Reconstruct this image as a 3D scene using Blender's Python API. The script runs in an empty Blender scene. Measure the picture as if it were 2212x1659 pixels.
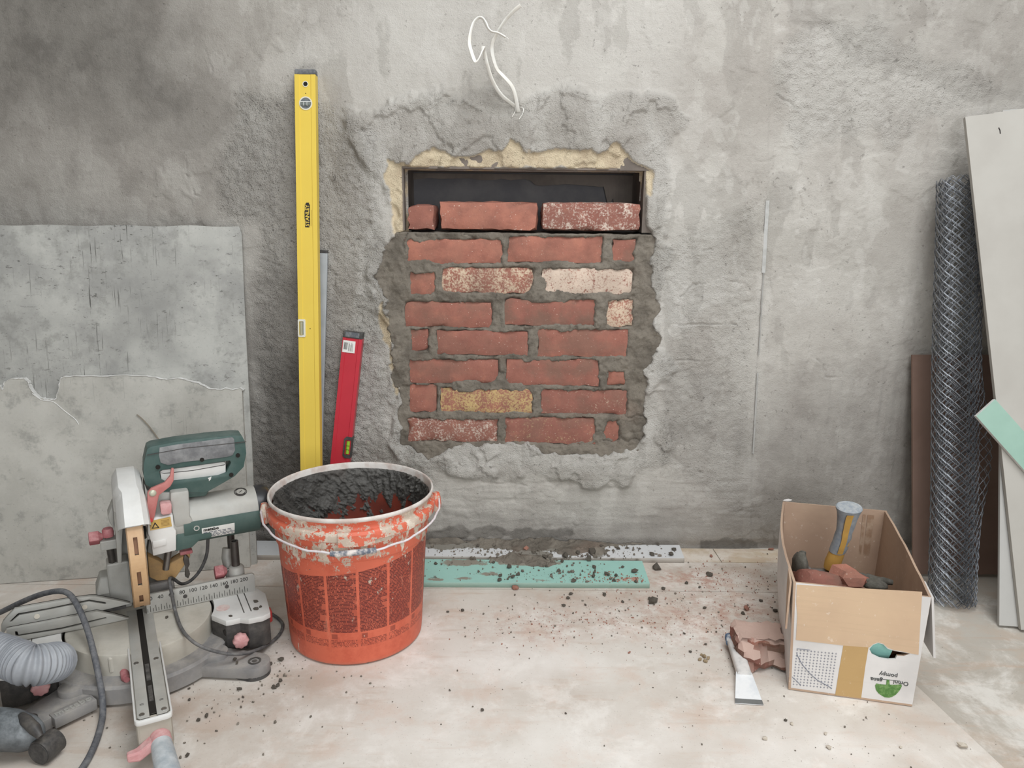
import bpy, bmesh, math, random
import numpy as np
from mathutils import Vector, Matrix
from mathutils.geometry import tessellate_polygon

SC = bpy.context.scene
COL = SC.collection
rng = np.random.default_rng(7)
random.seed(7)

# ------------------------------------------------------------------ camera
FPX, CAMH, CAMD = 1660.0, 0.896, 1.94          # focal length in pixels of a 2212 px wide frame, height, distance to wall
_p, _r = math.radians(12.9), math.radians(0.6)
FWD = np.array([0, math.cos(_p), -math.sin(_p)])
_R0 = np.array([1.0, 0, 0]); _U0 = np.cross(_R0, FWD)
RGT = _R0 * math.cos(_r) + _U0 * math.sin(_r)
UPV = -_R0 * math.sin(_r) + _U0 * math.cos(_r)
CAM = np.array([0, -CAMD, CAMH])
cd = bpy.data.cameras.new('camera'); cam = bpy.data.objects.new('camera', cd); COL.objects.link(cam)
cd.sensor_width = 36; cd.lens = FPX / 2212 * 36; cd.clip_start = .02
cam.matrix_world = Matrix(((RGT[0], UPV[0], -FWD[0], CAM[0]), (RGT[1], UPV[1], -FWD[1], CAM[1]),
                           (RGT[2], UPV[2], -FWD[2], CAM[2]), (0, 0, 0, 1)))
SC.camera = cam

# ------------------------------------------------------------------ view, world, daylight
SC.view_settings.view_transform = 'Standard'; SC.view_settings.look = 'None'
SC.view_settings.gamma = 1; SC.view_settings.use_curve_mapping = False
SC.view_settings.exposure = 0.08
wd = bpy.data.worlds.new('world'); SC.world = wd; wd.use_nodes = True
wd.node_tree.nodes['Background'].inputs[0].default_value = (.93, .97, 1, 1)
wd.node_tree.nodes['Background'].inputs[1].default_value = 1.0
def area(name, loc, target, sx, sy, power, color):
    l = bpy.data.lights.new(name, 'AREA'); l.shape = 'RECTANGLE'; l.size = sx; l.size_y = sy
    l.energy = power; l.color = color
    o = bpy.data.objects.new(name, l); COL.objects.link(o); o.location = loc
    o.rotation_euler = (Vector(target) - Vector(loc)).to_track_quat('-Z', 'Y').to_euler()
    o['kind'] = 'helper'
    return o
# a roof window above and a little to the right, and the glazed garden door behind the photographer
area('roof_window_light', (.55, -1.45, 2.58), (.55, -1.40, 0), 1.5, 1.3, 46, (.95, .98, 1.0))
area('daylight_door', (.55, -3.52, 1.34), (.5, 0, .95), 1.7, 2.1, 46, (.95, .98, 1.0))

# ------------------------------------------------------------------ pixel helpers: a ray of the photograph meets a real plane
def ray(px, py): return FWD + RGT * (px - 1106) / FPX - UPV * (py - 829.5) / FPX
def F(px, py, z=0.0):
    d = ray(px, py); t = (z - CAM[2]) / d[2]; return CAM + t * d
def W(px, py, y=0.0):
    d = ray(px, py); t = (y - CAM[1]) / d[1]; return CAM + t * d
def wp(pts, y=0.0): return np.array([[W(a, b, y)[0], W(a, b, y)[2]] for a, b in pts])

# ------------------------------------------------------------------ numpy noise
def _hash(ix, iy, s):
    h = (ix.astype(np.int64) * 374761393 + iy.astype(np.int64) * 668265263 + s * 1442695041) & 0xffffffff
    h = ((h ^ (h >> 13)) * 1274126177) & 0xffffffff
    return ((h ^ (h >> 16)) & 0xffff) / 65535.0
def vnoise(x, y, s=0):
    ix = np.floor(x); iy = np.floor(y); fx = x - ix; fy = y - iy
    fx = fx * fx * fx * (fx * (fx * 6 - 15) + 10); fy = fy * fy * fy * (fy * (fy * 6 - 15) + 10)
    a = _hash(ix, iy, s); b = _hash(ix + 1, iy, s); c = _hash(ix, iy + 1, s); d = _hash(ix + 1, iy + 1, s)
    return (a * (1 - fx) + b * fx) * (1 - fy) + (c * (1 - fx) + d * fx) * fy
def fbm(x, y, freq, octv=4, s=0, gain=.5):
    x = np.asarray(x, float); y = np.asarray(y, float)
    t = 0; a = 1; n = 0
    for i in range(octv):
        t = t + a * vnoise(x * freq + 17.3 * i, y * freq - 9.1 * i, s + i); n += a; a *= gain; freq *= 2.03
    return t / n * 2 - 1
def sst(a, b, x):
    t = np.clip((x - a) / (b - a), 0, 1); return t * t * (3 - 2 * t)
def sdf(poly, x, z):                      # signed distance to a polygon, negative inside
    poly = np.asarray(poly); n = len(poly); d = np.full(x.shape, 1e9); ins = np.zeros(x.shape, bool)
    for i in range(n):
        a = poly[i]; b = poly[(i + 1) % n]; e = b - a; wx = x - a[0]; wz = z - a[1]
        t = np.clip((wx * e[0] + wz * e[1]) / (e @ e + 1e-12), 0, 1)
        d = np.minimum(d, np.hypot(wx - e[0] * t, wz - e[1] * t))
        if abs(e[1]) > 1e-12:
            c = (a[1] > z) != (b[1] > z); xi = a[0] + (z - a[1]) / e[1] * e[0]
            ins ^= c & (x < xi)
    return np.where(ins, -d, d)

# ------------------------------------------------------------------ materials
def srgb(r, g, b):
    f = lambda c: (c / 255 / 12.92) if c / 255 <= .04045 else ((c / 255 + .055) / 1.055) ** 2.4
    return (f(r), f(g), f(b), 1)
class NT:
    def __init__(s, name):
        s.m = bpy.data.materials.new(name); s.m.use_nodes = True; s.t = s.m.node_tree; s.n = s.t.nodes
        s.b = s.n['Principled BSDF']; s.o = s.n['Material Output']; s.tc = None
    def node(s, typ, **k):
        n = s.n.new(typ)
        for a, v in k.items(): setattr(n, a, v)
        return n
    def link(s, a, b): s.t.links.new(a, b)
    def co(s, which='Object'):
        if s.tc is None: s.tc = s.node('ShaderNodeTexCoord')
        return s.tc.outputs[which]
    def noise(s, scale, detail=4, rough=.55, vec=None, stretch=None, dist=0):
        n = s.node('ShaderNodeTexNoise'); n.inputs['Scale'].default_value = scale
        n.inputs['Detail'].default_value = detail; n.inputs['Roughness'].default_value = rough
        n.inputs['Distortion'].default_value = dist
        v = vec if vec is not None else s.co()
        if stretch:
            mp = s.node('ShaderNodeMapping'); mp.inputs['Scale'].default_value = stretch; s.link(v, mp.inputs[0]); v = mp.outputs[0]
        s.link(v, n.inputs['Vector']); return n.outputs['Fac']
    def voro(s, scale, vec=None, feature='F1'):
        n = s.node('ShaderNodeTexVoronoi', feature=feature); n.inputs['Scale'].default_value = scale
        s.link(vec if vec is not None else s.co(), n.inputs['Vector']); return n.outputs['Distance']
    def ramp(s, v, a, b, inv=False):
        n = s.node('ShaderNodeMapRange', interpolation_type='SMOOTHSTEP'); s.link(v, n.inputs['Value'])
        n.inputs['From Min'].default_value = a; n.inputs['From Max'].default_value = b
        n.inputs['To Min'].default_value = 1.0 if inv else 0.0; n.inputs['To Max'].default_value = 0.0 if inv else 1.0
        return n.outputs[0]
    def math(s, op, a, b=None, c=None):
        n = s.node('ShaderNodeMath', operation=op)
        for i, v in enumerate((a, b, c)):
            if v is None: continue
            if isinstance(v, (int, float)): n.inputs[i].default_value = v
            else: s.link(v, n.inputs[i])
        return n.outputs[0]
    def mix(s, f, a, b, mode='MIX'):
        n = s.node('ShaderNodeMix', data_type='RGBA', blend_type=mode)
        for sock, v in ((n.inputs[0], f), (n.inputs[6], a), (n.inputs[7], b)):
            if isinstance(v, (int, float)): sock.default_value = v
            elif isinstance(v, (tuple, list)): sock.default_value = v
            else: s.link(v, sock)
        return n.outputs[2]
    def attr(s, name, geo=True):
        n = s.node('ShaderNodeAttribute', attribute_type='GEOMETRY' if geo else 'OBJECT'); n.attribute_name = name
        return n
    def masks(s, name='masks'):
        a = s.attr(name); sp = s.node('ShaderNodeSeparateColor'); s.link(a.outputs['Color'], sp.inputs[0])
        return sp.outputs[0], sp.outputs[1], sp.outputs[2], a.outputs['Alpha']
    def sep(s, vec):
        n = s.node('ShaderNodeSeparateXYZ'); s.link(vec, n.inputs[0]); return n.outputs
    def col(s, c):
        if isinstance(c, (tuple, list)): s.b.inputs['Base Color'].default_value = c
        else: s.link(c, s.b.inputs['Base Color'])
    def rough(s, v):
        if isinstance(v, (int, float)): s.b.inputs['Roughness'].default_value = v
        else: s.link(v, s.b.inputs['Roughness'])
    def bump(s, h, strength=.3, dist=.002):
        n = s.node('ShaderNodeBump'); n.inputs['Distance'].default_value = dist
        if isinstance(strength, (int, float)): n.inputs['Strength'].default_value = strength
        else: s.link(strength, n.inputs['Strength'])
        s.link(h, n.inputs['Height']); s.link(n.outputs[0], s.b.inputs['Normal'])
    def set(s, **k):
        for a, v in k.items(): s.b.inputs[a].default_value = v
_mc = {}
def simple(name, c, rough=.6, metal=0, c2=None, scale=14, amt=.6, dust=None, dustamt=.5, bump=.15, spec=.4):
    """one colour with grain, patches of a second colour and settled dust"""
    if name in _mc: return _mc[name]
    t = NT(name); n = t.noise(scale, 5, .6)
    base = t.mix(t.math('MULTIPLY', t.ramp(n, .4, .65), amt), c, c2 if c2 else tuple(x * .78 for x in c[:3]) + (1,))
    if dust:
        up = t.sep(t.node('ShaderNodeNewGeometry').outputs['Normal'])[2]
        d = t.math('MULTIPLY', t.math('MAXIMUM', t.math('ADD', t.math('MULTIPLY', up, .45), .45), 0.05), t.ramp(t.noise(scale * 2.3, 6, .7), .3, .75))
        base = t.mix(t.math('MULTIPLY', d, dustamt), base, dust)
    t.col(base); t.rough(rough); t.set(Metallic=metal, **{'Specular IOR Level': spec})
    if bump: t.bump(t.noise(scale * 14, 3, .6), bump, .001)
    _mc[name] = t.m; return t.m

# ------------------------------------------------------------------ mesh builder
class MB:
    def __init__(s): s.v = []; s.f = []
    def add(s, vs, fs, M=None):
        o = len(s.v)
        for v in vs: s.v.append(tuple(M @ Vector(v)) if M is not None else tuple(v))
        for f in fs: s.f.append(tuple(i + o for i in f))
        return s
    def box(s, lo, hi, M=None):
        x0, y0, z0 = lo; x1, y1, z1 = hi
        return s.add([(x0, y0, z0), (x1, y0, z0), (x1, y1, z0), (x0, y1, z0), (x0, y0, z1), (x1, y0, z1), (x1, y1, z1), (x0, y1, z1)],
                     [(3, 2, 1, 0), (4, 5, 6, 7), (0, 1, 5, 4), (1, 2, 6, 5), (2, 3, 7, 6), (3, 0, 4, 7)], M)
    def cyl(s, a, b, r0, r1=None, n=20, caps=True):
        r1 = r0 if r1 is None else r1
        return s.tube([a, b], [r0, r1], n, caps)
    def tube(s, pts, rad, n=10, caps=True, flat=None, twist=None):
        """sweep; rad is one radius or one per point; flat=(w,h) gives an oval section"""
        P = [np.array(p, float) for p in pts]; m = len(P)
        R = rad if hasattr(rad, '__len__') else [rad] * m
        T = [P[min(i + 1, m - 1)] - P[max(i - 1, 0)] for i in range(m)]
        T = [t / (np.linalg.norm(t) + 1e-12) for t in T]
        ref = np.array([0, 0, 1.0]) if abs(T[0][2]) < .9 else np.array([1.0, 0, 0])
        x = np.cross(T[0], ref); x /= np.linalg.norm(x)
        vs = []
        for i in range(m):
            x = x - T[i] * (x @ T[i]); x /= np.linalg.norm(x) + 1e-12; y = np.cross(T[i], x)
            xx, yy = x, y
            if twist is not None:
                ca, sa = math.cos(twist[i]), math.sin(twist[i]); xx, yy = x * ca + y * sa, -x * sa + y * ca
            for k in range(n):
                a = 2 * math.pi * k / n; ca, sa = math.cos(a), math.sin(a)
                if flat: q = P[i] + xx * flat[0] * np.sign(ca) * abs(ca) ** .6 + yy * flat[1] * np.sign(sa) * abs(sa) ** .6
                else: q = P[i] + (xx * ca + yy * sa) * R[i]
                vs.append(q)
        fs = [(i * n + k, i * n + (k + 1) % n, (i + 1) * n + (k + 1) % n, (i + 1) * n + k) for i in range(m - 1) for k in range(n)]
        if caps: fs += [tuple(range(n - 1, -1, -1)), tuple((m - 1) * n + k for k in range(n))]
        return s.add(vs, fs)
    def lathe(s, prof, n=48, c=(0, 0, 0), cap0=False, cap1=False, M=None):
        vs = []; m = len(prof)
        for r, z in prof:
            for k in range(n):
                a = 2 * math.pi * k / n; vs.append((c[0] + r * math.cos(a), c[1] + r * math.sin(a), c[2] + z))
        fs = [(i * n + k, i * n + (k + 1) % n, (i + 1) * n + (k + 1) % n, (i + 1) * n + k) for i in range(m - 1) for k in range(n)]
        if cap0: fs.append(tuple(range(n - 1, -1, -1)))
        if cap1: fs.append(tuple((m - 1) * n + k for k in range(n)))
        return s.add(vs, fs, M)
    def plate(s, outer, holes, put, d0, d1):
        """a flat outline with holes, extruded; put(a, b, d) makes the 3-D point"""
        loops = [list(outer)] + [list(h) for h in holes]
        flat = [p for l in loops for p in l]
        tris = tessellate_polygon([[Vector((a, b, 0)) for a, b in l] for l in loops])
        N = len(flat); vs = [put(a, b, d0) for a, b in flat] + [put(a, b, d1) for a, b in flat]
        fs = []
        for t in tris: fs.append(tuple(t)); fs.append(tuple(i + N for i in reversed(t)))
        o = 0
        for l in loops:
            k = len(l)
            for i in range(k):
                j = (i + 1) % k; fs.append((o + i, o + j, o + j + N, o + i + N))
            o += k
        return s.add(vs, fs)
    def grid(s, X, Y, Z, keep=None):
        """a height-field style grid from three equal arrays"""
        h, w = X.shape; o = len(s.v)
        s.v.extend(map(tuple, np.stack([X, Y, Z], -1).reshape(-1, 3).tolist()))
        for i in range(h - 1):
            for j in range(w - 1):
                if keep is None or keep[i, j]:
                    a = o + i * w + j; s.f.append((a, a + 1, a + w + 1, a + w))
        return s
    def rock(s, c, r, sd, sq=(1, 1, .75), sub=1, jit=.3):
        rs = np.random.default_rng(sd); bm = bmesh.new(); bmesh.ops.create_icosphere(bm, subdivisions=sub, radius=1)
        rot = Matrix.Rotation(rs.uniform(0, 6.28), 3, 'Z')
        vs = []
        for v in bm.verts:
            q = rot @ (v.co * (1 + rs.uniform(-jit, jit * .8))); vs.append((c[0] + q.x * r * sq[0], c[1] + q.y * r * sq[1], c[2] + q.z * r * sq[2]))
        fs = [tuple(v.index for v in f.verts) for f in bm.faces]; bm.free()
        return s.add(vs, fs)
    def build(s, name, mat, parent=None, smooth=35, bevel=0, seg=2, loc=None):
        me = bpy.data.meshes.new(name); me.from_pydata(s.v, [], s.f); me.validate()
        bm = bmesh.new(); bm.from_mesh(me); bmesh.ops.recalc_face_normals(bm, faces=bm.faces)
        if bevel:
            bmesh.ops.remove_doubles(bm, verts=bm.verts, dist=1e-6)
            es = [e for e in bm.edges if e.is_manifold and e.calc_face_angle(0) > .6]
            bmesh.ops.bevel(bm, geom=es, offset=bevel, segments=seg, affect='EDGES', clamp_overlap=True, profile=.5)
        bm.to_mesh(me); bm.free()
        if smooth: me.shade_smooth(); me.set_sharp_from_angle(angle=math.radians(smooth))
        return link(name, me, mat, parent, loc)
def link(name, me, mat, parent=None, loc=None):
    o = bpy.data.objects.new(name, me); COL.objects.link(o)
    if mat: me.materials.append(mat)
    if parent: o.parent = parent
    if loc is not None: o.location = loc
    return o
def tag(o, label, cat, group=None, kind=None):
    o['label'] = label; o['category'] = cat
    if group: o['group'] = group
    if kind: o['kind'] = kind
    return o
def thing(name, label, cat, loc=(0, 0, 0), rotz=0, group=None):
    o = bpy.data.objects.new(name, None); COL.objects.link(o); o.location = loc; o.rotation_euler = (0, 0, rotz)
    o.empty_display_size = .05
    return tag(o, label, cat, group)
def localize(o, M):
    o.data.transform(M.inverted()); o.matrix_world = M; return o
def structure(o): o['kind'] = 'structure'; return o
def arrmesh(name, V, Fq, mat, parent=None, masks=None, smooth=True):
    """fast mesh from numpy vertices and quads, with a four-channel mask attribute"""
    me = bpy.data.meshes.new(name); nv, nf = len(V), len(Fq)
    me.vertices.add(nv); me.vertices.foreach_set('co', np.ascontiguousarray(V, np.float32).ravel())
    me.loops.add(nf * 4); me.loops.foreach_set('vertex_index', np.ascontiguousarray(Fq, np.int32).ravel())
    me.polygons.add(nf); me.polygons.foreach_set('loop_start', np.arange(nf, dtype=np.int32) * 4)
    me.update(calc_edges=True)
    if masks is not None:
        a = me.attributes.new('masks', 'FLOAT_COLOR', 'POINT'); a.data.foreach_set('color', np.ascontiguousarray(masks, np.float32).ravel())
    if smooth: me.shade_smooth()
    return link(name, me, mat, parent)
def quads(h, w, keep=None):
    i, j = np.meshgrid(np.arange(h - 1), np.arange(w - 1), indexing='ij'); a = i * w + j
    q = np.stack([a, a + 1, a + w + 1, a + w], -1).reshape(-1, 4)
    return q if keep is None else q[keep.reshape(-1)]
def text_mesh(txt, size, extrude=.0003, align='CENTER', spacing=1.0, bold=0):
    c = bpy.data.curves.new('t', 'FONT'); c.body = txt; c.size = size; c.align_x = align; c.align_y = 'CENTER'
    c.extrude = extrude; c.space_character = spacing; c.offset = bold; c.resolution_u = 3
    o = bpy.data.objects.new('t', c); COL.objects.link(o)
    dg = bpy.context.evaluated_depsgraph_get(); me = bpy.data.meshes.new_from_object(o.evaluated_get(dg))
    bpy.data.objects.remove(o); bpy.data.curves.remove(c)
    return me
def put_text(name, txt, size, M, mat, parent=None, **k):
    me = text_mesh(txt, size, **k); me.transform(M); me.materials.clear(); me.name = name
    return link(name, me, mat, parent)
def spline(pts, n=8):
    """Catmull-Rom through the points"""
    P = [np.array(p, float) for p in pts]; out = []
    for i in range(len(P) - 1):
        a = P[max(i - 1, 0)]; b = P[i]; c = P[i + 1]; d = P[min(i + 2, len(P) - 1)]
        for k in range(n):
            t = k / n
            out.append(.5 * ((2 * b) + (c - a) * t + (2 * a - 5 * b + 4 * c - d) * t * t + (3 * b - a - 3 * c + d) * t ** 3))
    out.append(P[-1]); return out
def rrect(x0, y0, x1, y1, r, n=4):
    o = []
    for cx, cy, a0 in ((x1 - r, y1 - r, 0), (x0 + r, y1 - r, 90), (x0 + r, y0 + r, 180), (x1 - r, y0 + r, 270)):
        for k in range(n + 1):
            a = math.radians(a0 + 90 * k / n); o.append((cx + r * math.cos(a), cy + r * math.sin(a)))
    return o
def disc(cx, cy, r, n=16): return [(cx + r * math.cos(2 * math.pi * k / n), cy + r * math.sin(2 * math.pi * k / n)) for k in range(n)]

# ================================================================== THE SETTING
# ---- plaster and mortar materials
def plaster_mat():
    t = NT('cement_plaster'); wet, och, rgh, pale = t.masks()  # wet mask carries both dampness and painted wall shade
    big = t.noise(2.2, 5, .6); mid = t.noise(11, 5, .65); fine = t.noise(170, 4, .7); speck = t.noise(420, 2, .5)
    dry = t.mix(t.ramp(big, .38, .64), srgb(182, 177, 170), srgb(168, 162, 155))
    dry = t.mix(t.math('MULTIPLY', t.ramp(mid, .48, .7), .45), dry, srgb(152, 146, 139))
    dry = t.mix(t.math('MULTIPLY', t.ramp(mid, .32, .5, True), .35), dry, srgb(188, 184, 177))
    dry = t.mix(t.math('MULTIPLY', pale, .75), dry, srgb(198, 194, 188))
    damp_shade = t.mix(t.ramp(mid, .4, .65), srgb(116, 112, 106), srgb(102, 98, 93))  # dark tone for wet plaster and for the shade painted with it
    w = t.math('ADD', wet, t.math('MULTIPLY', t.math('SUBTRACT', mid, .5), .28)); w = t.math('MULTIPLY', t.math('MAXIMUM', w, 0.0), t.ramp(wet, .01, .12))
    c = t.mix(t.math('MINIMUM', w, 1.0), dry, damp_shade)
    yo = t.mix(t.ramp(mid, .4, .65), srgb(214, 198, 170), srgb(194, 176, 150))
    c = t.mix(och, c, yo)
    # trowelled films with ragged edges, a shade lighter or darker than the coat below
    for sc_, st_, th_, am_, cc in ((5.5, (1, 1, .55), .53, .30, srgb(196, 192, 185)), (8, (1.3, 1, .5), .55, .30, srgb(140, 135, 128)), (3.2, (.7, 1, 1), .54, .28, srgb(150, 145, 137)), (13, (1, 1, .6), .57, .25, srgb(204, 200, 194))):
        e_ = t.math('ADD', t.noise(sc_, 3, .5, stretch=st_), t.math('MULTIPLY', t.math('SUBTRACT', t.noise(70, 4, .75), .5), .16))
        c = t.mix(t.math('MULTIPLY', t.math('MULTIPLY', t.ramp(e_, th_, th_ + .035), am_), t.math('SUBTRACT', t.math('SUBTRACT', 1.0, och), t.math('MINIMUM', t.math('MULTIPLY', wet, 1.35), .8))), c, cc)
    c = t.mix(t.math('MULTIPLY', t.ramp(fine, .56, .72), .35), c, t.mix(.5, c, srgb(80, 77, 72)))
    pits = t.math('MULTIPLY', t.ramp(t.noise(95, 3, .6), .64, .69), t.ramp(t.noise(9, 3, .6), .46, .6)); c = t.mix(t.math('MULTIPLY', pits, .45), c, srgb(88, 84, 78))
    c = t.mix(t.math('MULTIPLY', t.ramp(speck, .68, .78), .5), c, srgb(92, 88, 82))
    t.col(c); t.rough(.93); t.set(**{'Specular IOR Level': .2})
    h = t.math('ADD', t.math('MULTIPLY', t.noise(130, 4, .65), .8), t.math('MULTIPLY', t.noise(420, 3, .65), .7))
    drag = t.noise(30, 3, .6, stretch=(.25, 1, 3.0))
    h = t.math('ADD', h, t.math('MULTIPLY', drag, .25))
    h = t.math('SUBTRACT', h, t.math('MULTIPLY', pits, .7)); h = t.math('ADD', h, t.math('MULTIPLY', t.ramp(t.voro(230), .0, .5, True), t.math('ADD', .12, t.math('MULTIPLY', rgh, .28))))
    t.bump(h, t.math('ADD', .38, t.math('MULTIPLY', rgh, .5)), .008)
    return t.m
def mortar_mat(name='fresh_mortar', wetness=1.0):
    t = NT(name); mid = t.noise(16, 5, .65); fine = t.noise(150, 4, .7)
    c = t.mix(t.ramp(mid, .38, .66), srgb(132, 124, 113), srgb(104, 97, 88))
    c = t.mix(t.math('MULTIPLY', t.ramp(fine, .55, .72), .5), c, srgb(72, 68, 62))
    c = t.mix(t.math('MULTIPLY', t.ramp(t.noise(7, 3), .58, .74), .35), c, srgb(134, 112, 98))
    t.col(c); t.rough(.85); t.set(**{'Specular IOR Level': .3}); t.bump(t.noise(90, 6, .7), .8, .006)
    return t.m
M_PLASTER, M_MORTAR = plaster_mat(), mortar_mat()

OPEN_TL, OPEN_TR = (870, 362), (1393, 368)
RAG = [(872, 500), (850, 515), (832, 545), (826, 572), (806, 598), (824, 620), (838, 650), (832, 665), (842, 690), (838, 712), (852, 745),
       (850, 790), (850, 818), (864, 838), (866, 880), (862, 905), (868, 935), (866, 955), (880, 962), (905, 972), (925, 985), (950, 978),
       (985, 962), (1005, 958), (1040, 962), (1075, 955), (1140, 958), (1170, 975), (1215, 978), (1260, 980), (1300, 985), (1345, 975),
       (1375, 968), (1388, 945), (1393, 915), (1388, 880), (1392, 850), (1398, 830), (1390, 810), (1398, 785), (1412, 765), (1425, 745),
       (1420, 720), (1408, 700), (1420, 670), (1412, 640), (1405, 620), (1408, 590), (1402, 560), (1413, 530), (1405, 500), (1395, 490)]
HOLE = wp([OPEN_TL] + RAG + [OPEN_TR])

def axis(lo, a, b, hi, fine, coarse):
    return np.concatenate([np.arange(lo, a, coarse), np.arange(a, b, fine), np.linspace(b, hi, max(2, int((hi - b) / coarse) + 1))])
def build_wall():
    xs = axis(-2.6, -1.34, 1.26, 1.9, .003, .03); zs = axis(-.02, -.005, 1.41, 2.6, .003, .03)
    X, Z = np.meshgrid(xs, zs)
    def poly(p): return sdf(wp(p), X, Z)
    def blob(p, soft, n=.012, f=14, s=5):           # 1 inside, ragged edge
        return 1 - sst(-soft, soft, poly(p) + n * fbm(X, Z, f, 4, s) * 2)
    hole = sdf(HOLE, X, Z)
    zo = W(1100, 505)[1]; zo = W(1100, 505)[2]
    rag = hole + np.where(Z < zo, .007, .0012) * fbm(X, Z, 45, 3, 3) * 1.6
    # -------- relief, metres towards the room
    h = .0030 * fbm(X, Z, 1.6, 3, 11) + .0009 * fbm(X, Z, 9, 4, 12) + .0008 * fbm(X, Z, 60, 3, 14)
    h += .0004 * fbm(X * .22, Z * 1.5, 38, 3, 13) * (1 - blob([(420, 180), (640, 250), (700, 1190), (420, 1190)], .05))
    stucco = blob([(470, 330), (520, 200), (640, 190), (800, 300), (845, 540), (850, 960), (960, 1010), (760, 1190), (556, 1190), (556, 490), (470, 470)], .03)
    stucco = np.maximum(stucco, .55 * blob([(1420, 540), (1640, 430), (1620, 800), (1600, 1100), (1430, 1000), (1440, 760)], .03))
    stucco = np.maximum(stucco, .6 * blob([(1690, 60), (1880, 60), (2060, 160), (2180, 200), (2050, 250), (1900, 300), (1720, 330), (1680, 200)], .02, .03))
    h += stucco * (.0042 * fbm(X, Z, 75, 3, 15) + .0022 * fbm(X, Z, 28, 3, 16))
    ring = blob([(770, 330), (745, 260), (900, 205), (1000, 190), (1120, 215), (1250, 190), (1420, 215), (1500, 250), (1440, 330), (1440, 430),
                 (1428, 700), (1440, 1000), (1340, 1040), (1000, 1030), (880, 1000), (842, 960), (838, 720), (795, 600), (842, 520), (835, 420)], .012, .02)
    lump = fbm(X, Z, 13, 4, 21); lump2 = fbm(X * 1.3, Z, 24, 4, 22)
    h += ring * (.0050 * lump + .0022 * lump2 + .0045 * sst(-.02, .02, lump + .3 * lump2) + .0025 * fbm(X, Z, 60, 3, 23) * sst(-.1, .2, fbm(X, Z, 7, 3, 24)) + .006)
    # trowelled coats end in ragged little steps all over the wall
    for s, fr, th, am in ((31, 2.6, .08, .0032), (32, 3.4, -.1, .0026), (33, 5.0, .18, .0024), (34, 2.0, -.02, .0028)):
        n = fbm(X * (1.0 if s % 2 else .6), Z, fr, 5, s, .55); h += .6 * am * (sst(th - .008, th + .008, n + .05 * fbm(X, Z, 30, 3, s + 40)) - .5) * (1 - .5 * ring) * sst(-.1, .25, fbm(X, Z, 2.2, 2, s + 7))
    step = blob([(1668, -100), (1660, 400), (1625, 1000), (1622, 1200), (2300, 1200), (2300, -100)], .004, .002); h -= .0035 * step
    vdrag = blob([(1640, 780), (1960, 780), (1960, 1190), (1640, 1190)], .06); h += vdrag * .0016 * fbm(X * 1.5, Z * .12, 60, 3, 41)
    hdrag = blob([(900, 1010), (1640, 1010), (1640, 1150), (900, 1150)], .04); h += hdrag * .0016 * fbm(X * .12, Z * 1.2, 70, 3, 42)
    cracks = [[(1668, 200), (1735, 240), (1740, 280), (1728, 370)], [(1728, 420), (1740, 500), (1760, 640), (1748, 780), (1700, 850)],
              [(1748, 765), (1780, 790), (1785, 815), (1812, 815)], [(440, 100), (470, 200), (535, 250), (565, 300)],
              [(385, 330), (420, 420), (470, 440), (510, 460)], [(1420, 520), (1450, 545), (1500, 548), (1540, 540)],
              [(1470, 640), (1500, 612), (1640, 605)], [(1420, 700), (1590, 700)], [(1430, 780), (1590, 780)], [(1405, 1000), (1500, 1010), (1560, 1060)],
              [(1180, 215), (1230, 195), (1320, 230), (1365, 250)], [(925, 228), (955, 215), (1005, 225)], [(1395, 330), (1430, 300), (1450, 250)],
              [(560, 560), (640, 590), (700, 595), (780, 598)], [(985, 1060), (1040, 1045), (1150, 1050)]]
    for k, cpts in enumerate(cracks):
        cw = wp(cpts); dd = np.full(X.shape, 9.0)
        for a, b in zip(cw[:-1], cw[1:]):
            e = b - a; t = np.clip(((X - a[0]) * e[0] + (Z - a[1]) * e[1]) / (e @ e), 0, 1)
            dd = np.minimum(dd, np.hypot(X - a[0] - e[0] * t + .006 * fbm(X, Z, 35, 3, 60 + k), Z - a[1] - e[1] * t + .006 * fbm(X, Z, 35, 3, 80 + k)))
        brk = sst(-.25, .05, fbm(X, Z, 20, 2, 90 + k)); h -= .0045 * (1 - sst(.0004, .0032, dd)) * brk; h += .0022 * (1 - sst(.003, .012, dd)) * (.35 + ring) * brk
    # old ochre coat laid bare round the opening
    och = np.zeros_like(X)
    for p in ([(832, 340), (872, 355), (873, 500), (858, 505), (846, 440), (838, 390)],
              [(880, 364), (905, 345), (940, 322), (1000, 340), (1085, 322), (1103, 300), (1130, 325), (1200, 318), (1290, 330), (1330, 310), (1352, 335), (1396, 368)],
              [(826, 655), (840, 700), (848, 760), (862, 840), (856, 858), (838, 760), (816, 672)], [(1390, 368), (1396, 420), (1404, 425), (1416, 372)]):
        och = np.maximum(och, 1 - sst(-.002, .002, poly(p) + .008 * fbm(X, Z, 28, 4, 51) * 2))
    h -= och * (.006 + np.minimum(h, .004) * .6)
    rec = sst(.0035, -.0035, rag); Y = -(h * (1 - rec)) + rec * .05
    Y += .006 * (1 - sst(.0, .03, Z))                                   # the coat stops short of the floor
    # -------- colour masks: dampness with some shade painted in, ochre, coarse, pale
    wet = .82 * blob([(-400, -200), (360, -200), (420, 120), (480, 260), (440, 320), (300, 312), (180, 300), (60, 270), (-400, 280)], .20, .02, 5)  # wet plaster, deepened to paint the dim top left corner
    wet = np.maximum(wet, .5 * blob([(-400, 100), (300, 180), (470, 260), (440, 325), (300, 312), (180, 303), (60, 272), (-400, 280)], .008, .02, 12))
    wet = np.maximum(wet, .30 * blob([(-400, 200), (520, 120), (600, 300), (640, 520), (-400, 520)], .12, .03, 5))
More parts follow.
